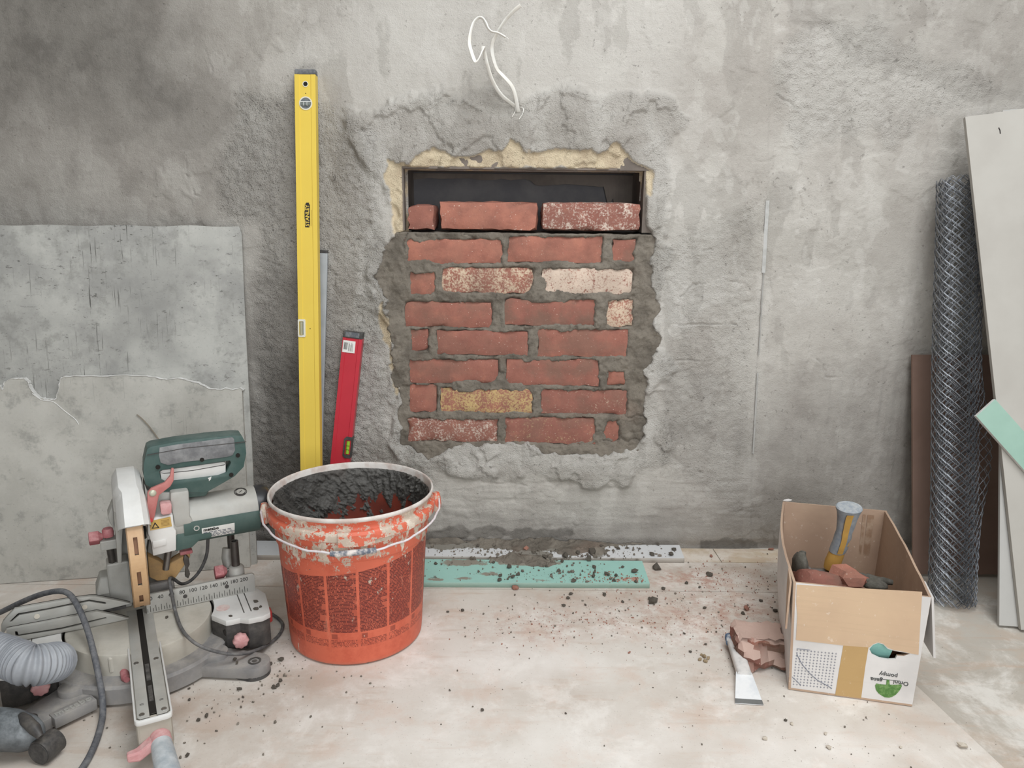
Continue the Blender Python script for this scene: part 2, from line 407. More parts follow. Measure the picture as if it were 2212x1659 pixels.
    wet = np.maximum(wet, .8 * blob([(540, 760), (690, 740), (712, 900), (740, 1000), (900, 1190), (540, 1260)], .09, .02))  # dampness plus the shadow behind the levels, painted into the colour
    wet = np.maximum(wet, .4 * blob([(540, 520), (690, 560), (712, 900), (540, 900)], .08, .02))  # the same painted shadow and dampness, fainter higher up
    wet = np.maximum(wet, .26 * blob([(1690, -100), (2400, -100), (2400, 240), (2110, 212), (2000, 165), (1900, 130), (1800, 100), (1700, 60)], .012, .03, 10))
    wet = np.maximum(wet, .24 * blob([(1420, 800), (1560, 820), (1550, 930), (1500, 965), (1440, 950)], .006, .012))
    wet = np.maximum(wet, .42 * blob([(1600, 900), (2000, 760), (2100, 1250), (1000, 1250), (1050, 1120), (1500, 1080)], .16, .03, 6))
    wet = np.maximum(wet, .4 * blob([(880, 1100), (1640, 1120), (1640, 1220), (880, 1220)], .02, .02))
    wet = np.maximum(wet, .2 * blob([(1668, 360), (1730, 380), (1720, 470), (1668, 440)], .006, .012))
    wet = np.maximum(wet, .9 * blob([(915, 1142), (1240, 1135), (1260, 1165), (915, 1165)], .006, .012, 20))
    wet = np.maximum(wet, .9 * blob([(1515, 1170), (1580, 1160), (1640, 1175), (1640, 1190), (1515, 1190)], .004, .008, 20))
    pale = .9 * blob([(800, 290), (850, 320), (860, 480), (812, 590), (838, 700), (850, 850), (868, 990), (770, 900), (770, 600), (790, 480)], .012, .02)
    pale = np.maximum(pale, .8 * blob([(1400, 260), (1460, 330), (1560, 420), (1580, 640), (1440, 760), (1410, 960), (1385, 1000), (900, 1010), (880, 960), (1390, 960), (1400, 500)], .02, .02))
    pale = np.maximum(pale, .7 * blob([(700, -60), (1500, -60), (1450, 200), (780, 200)], .12, .03, 4))
    pale = np.maximum(pale, .5 * blob([(1690, 90), (1880, 60), (2060, 170), (2150, 210), (2000, 260), (1720, 330)], .03, .03))
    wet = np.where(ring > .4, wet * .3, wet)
    V = np.stack([X, Y, Z], -1).reshape(-1, 3)
    hq = np.maximum.reduce([hole[:-1, :-1], hole[1:, :-1], hole[:-1, 1:], hole[1:, 1:]])
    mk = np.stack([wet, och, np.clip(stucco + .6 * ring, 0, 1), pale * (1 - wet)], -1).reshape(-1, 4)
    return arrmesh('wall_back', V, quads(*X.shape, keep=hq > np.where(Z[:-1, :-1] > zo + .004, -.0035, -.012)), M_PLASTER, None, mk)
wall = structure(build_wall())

# ---- niche behind the opening
m = NT('sooty_cavity'); n1 = m.noise(9, 5, .65)
m.col(m.mix(m.ramp(n1, .4, .7), srgb(98, 96, 98), srgb(112, 109, 109))); m.rough(.95); m.bump(m.noise(120, 4), .3, .003)
M_SOOT = m.m
M_WEATHER = simple('weathered_wood_lining', srgb(122, 112, 104), .9, c2=srgb(92, 85, 80), scale=9, bump=.4)
xl, xr, zt, zb = W(870, 400)[0] - .001, W(1393, 400)[0] + .002, W(1100, 364)[2] + .001, .22
nb = MB(); yb = .20; zo_ = W(1100, 500)[2]
nb.add([(xl - .02, yb, zb), (xr + .02, yb, zb), (xr + .02, yb, zt + .02), (xl - .02, yb, zt + .02)], [(0, 1, 2, 3)])
nb.build('cavity_back', M_SOOT, wall, 0)
nb = MB().box((xl - .03, .006, zo_), (xl + .0025, yb, zt + .02)); nb.build('reveal', M_WEATHER, wall, 0)
nb = MB().box((xr - .0035, .006, zo_), (xr + .03, yb, zt + .02)); nb.build('reveal', M_WEATHER, wall, 0)
nb = MB().box((xl - .03, .004, zt - .003), (xr + .03, yb, zt + .03)); nb.build('lintel', M_WEATHER, wall, 0)
# torn lining left hanging under the lintel and down the right of the cavity
b = MB(); xs = np.linspace(xl + .002, xr - .002, 46); vs = []
for k, x in enumerate(xs):
    d = .012 + .012 * abs(fbm(np.array([x]), np.array([.3]), 14, 4, 5)[0]) + (.012 if x > .05 else 0) + (.05 if x > xr - .075 else 0) * (1 + .6 * math.sin(x * 210)) + (.03 if x > xr - .045 else 0)
    vs.append((x, yb - .004 - .002 * (k % 2), zt - .006)); vs.append((x, yb - .006, zt - .006 - d))
b.add(vs, [(2 * k, 2 * k + 1, 2 * k + 3, 2 * k + 2) for k in range(len(xs) - 1)])
b.add([(x, y - .003, z) for x, y, z in vs], [(2 * k, 2 * k + 1, 2 * k + 3, 2 * k + 2) for k in range(len(xs) - 1)])
b.build('torn_lining', M_WEATHER, wall, 0)

# ---- bricks
def brick_mat():
    t = NT('old_red_brick'); oi = t.node('ShaderNodeObjectInfo')
    off = t.node('ShaderNodeVectorMath', operation='ADD'); t.link(t.co(), off.inputs[0])
    sc = t.node('ShaderNodeMath', operation='MULTIPLY'); t.link(oi.outputs['Random'], sc.inputs[0]); sc.inputs[1].default_value = 37
    cb = t.node('ShaderNodeCombineXYZ'); t.link(sc.outputs[0], cb.inputs[0]); t.link(sc.outputs[0], cb.inputs[2]); t.link(cb.outputs[0], off.inputs[1])
    v = off.outputs[0]
    lime = t.attr('lime', False).outputs['Fac']; yel = t.attr('yellow', False).outputs['Fac']; hue = t.attr('orange', False).outputs['Fac']
    dirt = t.attr('dirt', False).outputs['Fac']
    mid = t.noise(18, 5, .65, v); fine = t.noise(190, 4, .7, v); blot = t.noise(34, 6, .72, v)
    c = t.mix(hue, srgb(140, 94, 84), srgb(174, 116, 99))
    c = t.mix(t.math('MULTIPLY', t.ramp(mid, .42, .66), .55), c, srgb(130, 86, 76))
    c = t.mix(t.math('MULTIPLY', t.ramp(mid, .3, .46, True), .4), c, srgb(190, 128, 106))
    lm = t.ramp(t.math('ADD', t.math('ADD', t.math('MULTIPLY', blot, .45), t.math('MULTIPLY', fine, .55)), t.math('MULTIPLY', t.math('SUBTRACT', lime, .5), t.math('ADD', .2, t.math('MULTIPLY', t.noise(7, 3, .6, v), .22)))), .49, .60)
    lm = t.math('MULTIPLY', lm, .85)
    c = t.mix(lm, c, t.mix(yel, srgb(222, 206, 192), srgb(196, 170, 110)))
    sp = t.ramp(t.noise(240, 2, .5, v), .69, .74); c = t.mix(t.math('MULTIPLY', sp, .8), c, srgb(222, 200, 184))
    c = t.mix(t.math('MULTIPLY', t.ramp(t.noise(11, 4, .6, v), .42, .62), t.math('ADD', t.math('MULTIPLY', dirt, .8), .15)), c, srgb(118, 98, 86))
    c = t.mix(t.math('MULTIPLY', t.ramp(fine, .58, .72), .35), c, srgb(100, 68, 60))
    du = t.attr('dust', False).outputs['Fac']; upz = t.sep(t.node('ShaderNodeNewGeometry').outputs['Normal'])[2]
    c = t.mix(t.math('MULTIPLY', du, t.ramp(upz, .3, .8)), c, srgb(186, 160, 148))
    t.col(c); t.rough(.9); t.set(**{'Specular IOR Level': .25})
    t.bump(t.math('ADD', t.noise(120, 5, .7, v), t.math('MULTIPLY', lm, .15)), .45, .003)
    return t.m
M_BRICK = brick_mat()
def brick_mesh(lx, ly, lz, sd, nx=14, nz=5, ny=4, rough=.0022):
    """a box of its own size with worn arrises; origin in the middle of the face towards the room"""
    bm = bmesh.new(); rs = np.random.default_rng(sd)
    def axisn(n): return [-.5 + k / n for k in range(n + 1)]
    vid = {}; vs = []
    X, Y, Z = axisn(nx), axisn(ny), axisn(nz)
    def V(i, j, k):
        key = (i, j, k)
        if key not in vid:
            x, y, z = X[i] * lx, Y[j] * ly, Z[k] * lz
            r = .004
            ed = [abs(abs(X[i]) - .5) < 1e-6, abs(abs(Y[j]) - .5) < 1e-6, abs(abs(Z[k]) - .5) < 1e-6]
            n = sum(ed); q = np.array([x, y, z])
            if n >= 2: q -= np.array([np.sign(x) * ed[0], np.sign(y) * ed[1], np.sign(z) * ed[2]]) * (r * .45 + abs(rs.normal(0, .0018)))
            q += rs.normal(0, rough * .45, 3)
            vid[key] = len(vs); vs.append((q[0], q[1] + ly / 2, q[2]))
        return vid[key]
    fs = []
    for i in range(nx):
        for k in range(nz):
            fs.append((V(i, 0, k), V(i + 1, 0, k), V(i + 1, 0, k + 1), V(i, 0, k + 1))); fs.append((V(i, ny, k), V(i, ny, k + 1), V(i + 1, ny, k + 1), V(i + 1, ny, k)))
    for i in range(nx):
        for j in range(ny):
            fs.append((V(i, j, 0), V(i, j + 1, 0), V(i + 1, j + 1, 0), V(i + 1, j, 0))); fs.append((V(i, j, nz), V(i + 1, j, nz), V(i + 1, j + 1, nz), V(i, j + 1, nz)))
    for j in range(ny):
        for k in range(nz):
            fs.append((V(0, j, k), V(0, j, k + 1), V(0, j + 1, k + 1), V(0, j + 1, k))); fs.append((V(nx, j, k), V(nx, j + 1, k), V(nx, j + 1, k + 1), V(nx, j, k + 1)))
    return vs, fs
def brick(name, rect, depth, y, sd, parent=None, grow=.004, props=None):
    x0, z0 = W(rect[0], rect[3], y)[[0, 2]]; x1, z1 = W(rect[2], rect[1], y)[[0, 2]]
    x0 -= grow; x1 += grow; z0 -= grow; z1 += grow
    mb = MB(); mb.add(*brick_mesh(x1 - x0, depth, z1 - z0, sd, nx=max(3, int((x1 - x0) / .018))))
    o = mb.build(name, M_BRICK, parent, 50, loc=((x0 + x1) / 2, y, (z0 + z1) / 2))
    for k, v in zip(('lime', 'yellow', 'orange', 'dirt'), props): o[k] = v
    return o
def zr(a, b, c, d): return (800 + a / 2.475, 330 + b / 2.475, 800 + c / 2.475, 330 + d / 2.475)
LAID = [  # outline in view, then lime, yellow, orange, dirt
    (zr(190, 468, 700, 585), .02, 0, .85, .1), (zr(740, 455, 1237, 580), .12, .5, .8, .1), (zr(1298, 470, 1412, 580), .02, 0, .5, .5),
    (zr(215, 640, 342, 755), .02, 0, .9, .3), (zr(385, 622, 866, 742), .6, .35, .5, .2), (zr(920, 626, 1400, 745), .82, .12, .25, .1),
    (zr(192, 805, 645, 925), .1, .2, .5, .3), (zr(720, 790, 1200, 918), .05, 0, .3, .6), (zr(1262, 790, 1405, 925), .72, .3, .5, .1),
    (zr(222, 950, 303, 1056), .0, 0, .3, .6), (zr(362, 960, 838, 1075), .16, 0, .35, .1), (zr(900, 952, 1375, 1085), .08, .5, .45, .4),
    (zr(215, 1112, 680, 1228), .14, .2, .4, .3), (zr(728, 1112, 1220, 1238), .1, .6, .35, .5), (zr(1270, 1170, 1360, 1240), .0, 0, .7, .2),
    (zr(216, 1246, 352, 1382), .1, 0, .5, .2), (zr(380, 1266, 862, 1383), .66, .9, .45, .1), (zr(918, 1275, 1370, 1390), .3, .3, .2, .3),
    (zr(205, 1430, 678, 1538), .5, 0, .3, .1), (zr(722, 1422, 1205, 1548), .35, .7, .2, .3), (zr(1250, 1430, 1325, 1540), .0, 0, .5, .4)]
YB = .006
for k, row in enumerate(LAID): brick('brick', row[0], .10, YB + .0015 * math.sin(k * 2.3), 100 + k, wall, .005, row[1:])
def build_infill():
    xs = np.arange(-.42, .45, .003); zs = np.concatenate([np.arange(.21, W(1100, 503)[2], .003)])
    X, Z = np.meshgrid(xs, zs); out = np.full(X.shape, 9.0)
    for r in LAID:
        x0, z0 = W(r[0][0], r[0][3], YB)[[0, 2]]; x1, z1 = W(r[0][2], r[0][1], YB)[[0, 2]]
        q = np.maximum(np.abs(X - (x0 + x1) / 2) - (x1 - x0) / 2, np.abs(Z - (z0 + z1) / 2) - (z1 - z0) / 2); out = np.minimum(out, q)
    out = out + .0075 * fbm(X, Z, 22, 5, 71, .6) + .0035 * fbm(X, Z, 90, 3, 72) + .010 * sst(.15, .5, fbm(X, Z, 9, 3, 79))
    mort = .0040 - .0065 * fbm(X, Z, 14, 4, 73) - .0055 * fbm(X, Z, 55, 4, 74, .6) + .006 * (1 - sst(.0, .006, out)) * sst(-.1, .3, fbm(X, Z, 20, 2, 75)) + .006 * sst(.035, .0, np.abs(fbm(X, Z, 9, 4, 78))) * sst(-.1, .2, fbm(X, Z, 6, 2, 70))
    far = sst(.012, .05, out); mort = mort - .004 * far * fbm(X, Z, 22, 3, 76) - .003 * far
    Y = mort + (.019 - mort) * sst(.0022, -.0022, out)
    Y = Y + .03 * sst(.004, .012, sdf(HOLE, X, Z) + .0112 * fbm(X, Z, 45, 3, 3))
    yt = np.linspace(.012, .16, 12)[:, None]; Xt = np.tile(xs, (12, 1)); Yt = np.tile(yt, (1, len(xs)))
    Zt = zs[-1] + .0015 + .0028 * fbm(Xt, Yt, 40, 3, 77)
    A = np.concatenate([X, Xt]); B = np.concatenate([Y, Yt]); C_ = np.concatenate([Z, Zt])
    return arrmesh('mortar_infill', np.stack([A, B, C_], -1).reshape(-1, 3), quads(*A.shape), M_MORTAR, wall)
build_infill()
LOOSE = [(zr(198, 278, 345, 413), .06, 0, .35, 0, 'small half brick, leftmost of the three loose bricks laid dry on the top course'),
         (zr(370, 264, 897, 413), .22, 0, .95, 0, 'orange red whole brick, middle of the three loose bricks on the top course'),
         (zr(915, 268, 1450, 415), .5, 0, .15, 0, 'darker brick with white bloom, rightmost of the three loose bricks on the top course')]
for k, r in enumerate(LOOSE):
    tag(brick('loose_brick', r[0], .11, .004, 200 + k, None, 0, r[1:5]), r[5], 'brick', 'loose bricks on the top course')

# ---- floor: a screed slab with thin sheets laid on it
def floor_mat(name, a, b, pink, slab=False):
    t = NT(name); red, grey, white, _ = t.masks() if not slab else (None,) * 4
    n = t.noise(3.2, 6, .65); n2 = t.noise(9, 6, .7); st = t.noise(14, 4, .6, stretch=(.35, 2.2, 1)); fine = t.noise(260, 3, .6)
    c = t.mix(t.ramp(n, .36, .66), a, b)
    c = t.mix(t.math('MULTIPLY', t.ramp(n2, .48, .66), .55), c, pink)
    c = t.mix(t.math('MULTIPLY', t.ramp(st, .55, .66), .35), c, srgb(184, 158, 138))
    c = t.mix(t.math('MULTIPLY', t.ramp(t.noise(6, 6, .72, dist=.3), .47, .66), .5), c, srgb(238, 234, 228))
    if not slab:
        c = t.mix(t.math('MULTIPLY', grey, t.ramp(n2, .3, .6)), c, srgb(160, 145, 131))
        c = t.mix(t.math('MULTIPLY', red, t.ramp(t.noise(40, 5, .75), .42, .62)), c, srgb(172, 130, 114))
        c = t.mix(t.math('MULTIPLY', white, .8), c, srgb(238, 234, 229))
    c = t.mix(t.math('MULTIPLY', t.ramp(fine, .63, .74), .4), c, srgb(126, 110, 98))
    t.col(c); t.rough(.85); t.set(**{'Specular IOR Level': .25}); t.bump(t.math('ADD', t.noise(140, 4, .65), st), .22, .0015)
    return t.m
M_SHEET = floor_mat('dusty_floor_sheet', srgb(208, 201, 192), srgb(193, 182, 171), srgb(200, 176, 160))
M_STRIP = floor_mat('dusty_pine_strip', srgb(206, 188, 164), srgb(190, 172, 150), srgb(202, 176, 150))
M_SLAB = floor_mat('grey_screed', srgb(184, 177, 167), srgb(170, 161, 150), srgb(186, 168, 152), True)
fl = MB().box((-2.7, -3.7, -.12), (2.0, .12, -.004)).build('floor', M_SLAB, None, 0); structure(fl)
def sheet(poly, step=.012, mat=None, h=.004):
    poly = np.array(poly); x0, y0 = poly.min(0); x1, y1 = poly.max(0)
    # polygon sheets are quads: map a unit grid onto the four corners
    nu, nv = int(max(2, min(240, (x1 - x0) / step))), int(max(2, min(260, (y1 - y0) / step)))
    u, v = np.meshgrid(np.linspace(0, 1, nu), np.linspace(0, 1, nv)); a, b, c, d = poly
    Pt = (a * ((1 - u) * (1 - v))[..., None] + b * (u * (1 - v))[..., None] + c * (u * v)[..., None] + d * ((1 - u) * v)[..., None])
    X, Y = Pt[..., 0], Pt[..., 1]; Z = .0004 * fbm(X, Y, 8, 3, 3) - .0004
    def spot(px, py, r, s=0): q = F(px, py); return np.exp(-(((X - q[0]) / r[0]) ** 2 + ((Y - q[1]) / r[1]) ** 2)) * np.clip(.75 + .8 * fbm(X, Y, 18, 4, s), 0, 1.5)
    red = np.clip(spot(1500, 1250, (.16, .05), 1) * .9 + spot(1560, 1330, (.2, .12), 2) * .6 + spot(1250, 1330, (.2, .08), 3) * .45 + spot(1130, 1370, (.1, .06), 4) * .35 + spot(1640, 1400, (.1, .06), 6) * .5, 0, 1)
    gry = np.clip(spot(1600, 1230, (.22, .05), 5) * .8 + spot(1350, 1290, (.25, .06), 7) * .5 + spot(380, 1560, (.2, .12), 8) * .7 + spot(620, 1470, (.12, .08), 18) * .5 + spot(1950, 1560, (.1, .08), 9) * .3, 0, 1)
    wht = np.clip(spot(1150, 1430, (.22, .09), 10) * .6 + spot(1150, 1600, (.45, .1), 11) * .5 + spot(1800, 1620, (.3, .08), 12) * .5 + spot(60, 1280, (.08, .03), 13) * .6, 0, 1)
    mk = np.stack([red, gry, wht, wht], -1).reshape(-1, 4)
    top = np.stack([X, Y, Z], -1).reshape(-1, 3); n = len(top); q = quads(nv, nu)
    edge = [i for i in range(nu)] + [i * nu + nu - 1 for i in range(1, nv)] + [(nv - 1) * nu + i for i in range(nu - 2, -1, -1)] + [i * nu for i in range(nv - 2, 0, -1)]
    low = top[edge].copy(); low[:, 2] = -h; k = len(edge)
    side = np.array([(edge[i], n + i, n + (i + 1) % k, edge[(i + 1) % k]) for i in range(k)])
    o = arrmesh('floor_sheet', np.concatenate([top, low]), np.concatenate([q, side]), mat, fl, np.concatenate([mk, mk[edge]]), False)
    o.data.shade_smooth(); o.data.set_sharp_from_angle(angle=math.radians(40)); return o
ys = F(1300, 1275)[1]; e1, e2 = F(1990, 1490), F(2170, 1659); sl = (e2[0] - e1[0]) / (e2[1] - e1[1]); ex = lambda y: e1[0] + (y - e1[1]) * sl
sheet([(-2.5, -2.6), (ex(-2.6), -2.6), (ex(ys), ys - .002), (-2.5, ys + .002)], mat=M_SHEET)
xj = F(1552, 1200)[0]; ym = -.088
sheet([(-2.5, ys + .0045), (ex(ys), ys + .0005), (.80, ym), (-2.5, ym)], mat=M_SHEET)
sheet([(-2.5, ym + .002), (xj - .003, ym + .002), (xj - .006, -.004), (-2.5, -.004)], mat=M_STRIP)
sheet([(xj, ym + .002), (.80, ym + .002), (.80, -.004), (xj - .003, -.004)], mat=M_STRIP)

# ---- the rest of the room, behind and beside the photographer
M_ROOM = simple('room_plaster', srgb(172, 172, 170), .92, c2=srgb(160, 160, 158), scale=3, bump=.2)
structure(MB().box((-2.72, -3.7, -.1), (-2.6, .12, 2.7)).build('wall_left', M_ROOM, None, 0))
structure(MB().box((1.9, -3.7, -.1), (2.02, .12, 2.7)).build('wall_right', M_ROOM, None, 0))
structure(MB().plate([(-2.72, -3.7), (2.02, -3.7), (2.02, .12), (-2.72, .12)], [[(-.25, -2.15), (1.35, -2.15), (1.35, -.75), (-.25, -.75)]], lambda a, c, d: (a, c, d), 2.6, 2.72).build('ceiling', M_ROOM, None, 0))
b = MB().plate([(-2.72, -.1), (2.02, -.1), (2.02, 2.7), (-2.72, 2.7)], [[(-.32, .25), (1.42, .25), (1.42, 2.42), (-.32, 2.42)]], lambda a, c, d: (a, d, c), -3.66, -3.55)
structure(b.build('wall_front', M_ROOM, None, 0))
# galvanised corner bead standing half out of the coat at the right
a, c = W(1664, 330), W(1625, 1010)
tb = MB(); dirv = (c - a)
for s0, s1, wdt in ((.14, .36, .0045), (.36, .62, .0016), (.68, .95, .0022)):
    p0, p1 = a + dirv * s0, a + dirv * s1
    tb.add([(p0[0] - wdt, -.0005, p0[2]), (p0[0] + wdt, -.0005, p0[2]), (p0[0], -.006, p0[2]), (p1[0] - wdt, -.0005, p1[2]), (p1[0] + wdt, -.0005, p1[2]), (p1[0], -.006, p1[2])],
           [(0, 2, 5, 3), (2, 1, 4, 5), (0, 1, 2), (3, 5, 4)])
structure(tb.build('trim_1', simple('white_bead', srgb(212, 212, 210), .5, c2=srgb(180, 180, 176), scale=40), None, 0))

# ================================================================== THINGS
def frame_u(o, xa, za):
    xa = Vector(xa).normalized(); za = Vector(za).normalized(); ya = za.cross(xa).normalized(); xa = ya.cross(za)
    return Matrix(((xa.x, ya.x, za.x, o[0]), (xa.y, ya.y, za.y, o[1]), (xa.z, ya.z, za.z, o[2]), (0, 0, 0, 1)))
# ---- two sheets leaning on the wall at the left
def board_mat(name, a, b, scratch, edge=None):
    t = NT(name); n = t.noise(5, 6, .68); n2 = t.noise(21, 5, .7); st = t.noise(12, 4, .6, stretch=(22, 1, .8)); fine = t.noise(240, 3, .6)
    c = t.mix(t.ramp(n, .36, .64), a, b)
    c = t.mix(t.math('MULTIPLY', t.ramp(n2, .5, .68), .5), c, srgb(126, 125, 120))
    c = t.mix(t.math('MULTIPLY', t.ramp(n2, .3, .44, True), .4), c, srgb(190, 188, 182))
    c = t.mix(t.math('MULTIPLY', t.math('MULTIPLY', t.ramp(st, .62, .67), t.ramp(t.noise(2.6, 3, .6), .44, .58)), scratch), c, srgb(92, 90, 86))
    tk = t.noise(75, 4, .75, stretch=(.6, 1, 1.6)); c = t.mix(t.math('MULTIPLY', t.math('MULTIPLY', t.ramp(tk, .6, .66), t.ramp(n, .35, .6)), scratch), c, srgb(88, 86, 82))
    c = t.mix(t.math('MULTIPLY', t.ramp(t.noise(3, 3, .6), .45, .62), t.math('MULTIPLY', scratch, .45)), c, srgb(128, 127, 124))
    c = t.mix(t.math('MULTIPLY', t.ramp(fine, .64, .72), .55), c, srgb(98, 96, 92))
    if edge:
        e = t.attr('edge').outputs['Fac']; c = t.mix(e, c, edge)
    t.col(c); t.rough(.8); t.bump(t.noise(160, 4, .65), .15, .002); return t.m
M_CEM = board_mat('grey_cement_board', srgb(182, 181, 175), srgb(152, 151, 147), 1.0)
M_CEM2 = board_mat('pale_broken_board', srgb(194, 191, 183), srgb(176, 173, 165), .3)
M_GYP = simple('white_gypsum_core', srgb(226, 225, 222), .9, c2=srgb(206, 204, 200), scale=60, bump=.5)
BB0, BB1 = F(0, 1262), F(553, 1225); BT1 = W(547, 487, -.030)                  # foot line, top right corner
yaw = math.atan2(BB1[1] - BB0[1], BB1[0] - BB0[0])
ub = np.array([math.cos(yaw), math.sin(yaw), 0]); upb = BT1 - BB1; upb = upb - ub * (upb @ ub); Lb = np.linalg.norm(upb); upb /= Lb
nbv = np.cross(ub, upb)                                                            # towards the room
def onboard(o, a, b, d): return tuple(o + ub * a + upb * b + nbv * d)
o1 = BB1 - nbv * .016
b = MB(); rs = np.random.default_rng(3)
top = [(x, Lb + .0015 * math.sin(x * 40) - .001 * rs.random()) for x in np.linspace(-.006, -1.1, 40)]
b.plate([(-1.1, 0), (0, 0), (.001, .3), (-.001, .62), (.0, Lb - .02), (-.003, Lb - .006)] + top, [], lambda p, q, d: onboard(o1, p, q, d), -.012, 0)
MBRD = frame_u(BB1, ub, upb)
tag(localize(b.build('cement_board', M_CEM, None, 30, .0008), MBRD), 'large grey scratched sheet leaning on the wall, behind the pale broken sheet', 'board')
o2 = BB1
def onb2(px, py):
    d = ray(px, py); t = ((o2 - CAM) @ nbv) / (d @ nbv); q = CAM + t * d - o2; return q @ ub, q @ upb
torn = [(532, 842), (518, 838), (500, 842), (486, 838), (470, 842), (452, 838), (440, 832), (425, 824), (412, 824), (400, 819), (384, 816), (360, 819), (345, 817),
        (315, 810), (270, 810), (215, 812), (160, 812), (138, 813), (131, 818), (127, 835), (123, 852), (121, 862), (108, 862), (96, 861), (84, 858), (74, 850),
        (66, 840), (62, 830), (60, 822), (52, 817), (40, 817), (22, 818), (10, 824), (7, 836), (4, 842), (0, 826)]
P0 = []
for k, (x, y) in enumerate(torn[:-1]):
    for s in (0, .33, .66):
        x2, y2 = torn[k + 1]; P0.append((x + (x2 - x) * s + rs.uniform(-1.2, 1.2), y + (y2 - y) * s + rs.uniform(-1.4, 1.4)))
P0 = [onb2(*p) for p in P0]; right = onb2(530, 1000)[0]
P0[0] = (right, P0[0][1])
L0 = [(-1.05, P0[-1][1] + .02)]; outl = [(-1.05, .001), (right, .001)] + P0 + L0
t2 = MB().plate(outl, [], lambda p, q, d: onboard(o2, p, q, d), -.0155, 0)
bb = t2.build('broken_sheet', M_CEM2, None, 0)
bb.data.materials.append(M_GYP)
for p in bb.data.polygons:
    if abs(p.normal @ Vector(nbv)) < .5 and p.center.z > .3: p.material_index = 1
localize(bb, MBRD)
tag(bb, 'pale sheet with a torn white top edge leaning before the grey sheet', 'board')
# torn gypsum lip, proud of the face along the break, and a crease where paper has split
lip = MB(); pts = [onboard(o2, p, q - .001, .0008) for p, q in P0]
lip.tube(pts, [.0004 + .0014 * rs.random() ** 2 for _ in pts], 6); lip.build('torn_edge', M_GYP, bb, 60).matrix_parent_inverse = MBRD.inverted()
cr = [onb2(*q) for q in [(70, 850), (90, 864), (115, 868), (140, 888), (162, 905), (170, 917)]]
MB().tube([onboard(o2, p, q, .0003) for p, q in spline(cr, 5)], .0011, 6).build('paper_split', M_GYP, bb, 60).matrix_parent_inverse = MBRD.inverted()
cr = [onb2(*q) for q in [(296, 895), (305, 902), (318, 915), (330, 930), (345, 950), (362, 968)]]
gv = MB(); gp = [onboard(o2, p, q, .0002) for p, q in spline(cr, 4)]
gv.tube(gp, [.002 + .004 * math.sin(math.pi * k / (len(gp) - 1)) for k in range(len(gp))], 6, flat=(.004, .0006)).build('gouge', simple('gouge_brown', srgb(140, 130, 116), .9), bb, 60).matrix_parent_inverse = MBRD.inverted()

# ---- spirit levels
M_YEL = simple('yellow_enamel', srgb(226, 196, 84), .42, c2=srgb(220, 188, 76), scale=5, amt=.4, bump=.02)
M_GRIP = simple('grey_rubber', srgb(92, 96, 102), .8, c2=srgb(150, 150, 148), scale=60, bump=.3)
M_DARKHOLE = simple('dark_hole', srgb(34, 30, 26), .9, bump=0)
M_VIALW = simple('white_vial_frame', srgb(226, 222, 206), .5, bump=.02)
def glass_mat(name, c, tr=.75, r=.08):
    t = NT(name); t.col(c); t.rough(r); t.set(**{'Transmission Weight': tr, 'IOR': 1.45}); return t.m
M_VIAL = glass_mat('clear_vial', srgb(206, 214, 210)); M_VIALG = glass_mat('green_vial', srgb(168, 226, 70), .25, .12)
M_BLACK = simple('black_plastic', srgb(46, 45, 46), .5, c2=srgb(80, 78, 76), scale=40, bump=.1, dust=srgb(150, 146, 140), dustamt=.35)
M_INK = simple('black_ink', srgb(44, 40, 38), .7, bump=0)
M_LBL = simple('white_label', srgb(226, 226, 222), .6, c2=srgb(214, 214, 210), bump=.02)
def frame(o, xa, za):
    """matrix whose local X,Z run along xa, za; local -Y faces the room"""
    xa = Vector(xa).normalized(); za = Vector(za).normalized(); ya = za.cross(xa).normalized(); xa = ya.cross(za)
    return Matrix(((xa.x, ya.x, za.x, o[0]), (xa.y, ya.y, za.y, o[1]), (xa.z, ya.z, za.z, o[2]), (0, 0, 0, 1)))
def level_thing(name, label, foot, topc, w, cat='spirit level'):
    t = thing(name, label, cat); t.matrix_world = frame(foot, (1, 0, 0), np.array(topc) - np.array(foot)); return t, float(np.linalg.norm(np.array(topc) - np.array(foot)))
# yellow: box section with a raised rail at each side
topY = W(661, 152, -.014); ft = W(673, 1010, -.13); dY = (ft - topY) / (topY[2] - ft[2]); footY = topY + dY * (topY[2] - .001)
lv, LY = level_thing('spirit_level', 'long yellow spirit level standing upright against the wall behind the bucket', footY, topY, .05)
w = .0245
def prof_plate(b, w, dep, z0, z1, web=.004, rail=.009):
    pr = [(-w, -dep), (-w + rail, -dep), (-w + rail + .001, -dep + web), (w - rail - .001, -dep + web), (w - rail, -dep), (w, -dep), (w, dep), (-w, dep)]
    n = len(pr); vs = [(x, y, z) for z in (z0, z1) for x, y in pr]
    b.add(vs, [tuple(range(n - 1, -1, -1)), tuple(range(n, 2 * n))] + [(i, (i + 1) % n, n + (i + 1) % n, n + i) for i in range(n)])
b = MB(); prof_plate(b, w, .011, 0, LY - .012, .0012, .0105); b.build('body', M_YEL, lv, 30)
MB().box((-w, -.0105, LY - .012), (w, .0105, LY)).build('end_cap', simple('dusty_black_cap', srgb(84, 86, 92), .8, c2=srgb(140, 140, 140), scale=60), lv, 0, .002)
def zl(py): return float(((W(660, py, -.03) - footY) @ (topY - footY)) / LY)
def ring_at(z, ro, ri, x=0.0, y=-.0112, par=None, mt=None, nm='ring'):
    b = MB(); b.plate(disc(x, z, ro, 28), [disc(x, z, ri, 28)], lambda p, q, d: (p, d, q), y - .0008, y + .002); return b.build(nm, mt, par, 30)
hz = zl(181); ring_at(hz, .0068, .0052, .001, -.0102, lv, M_VIALW, 'hanging_hole_ring')
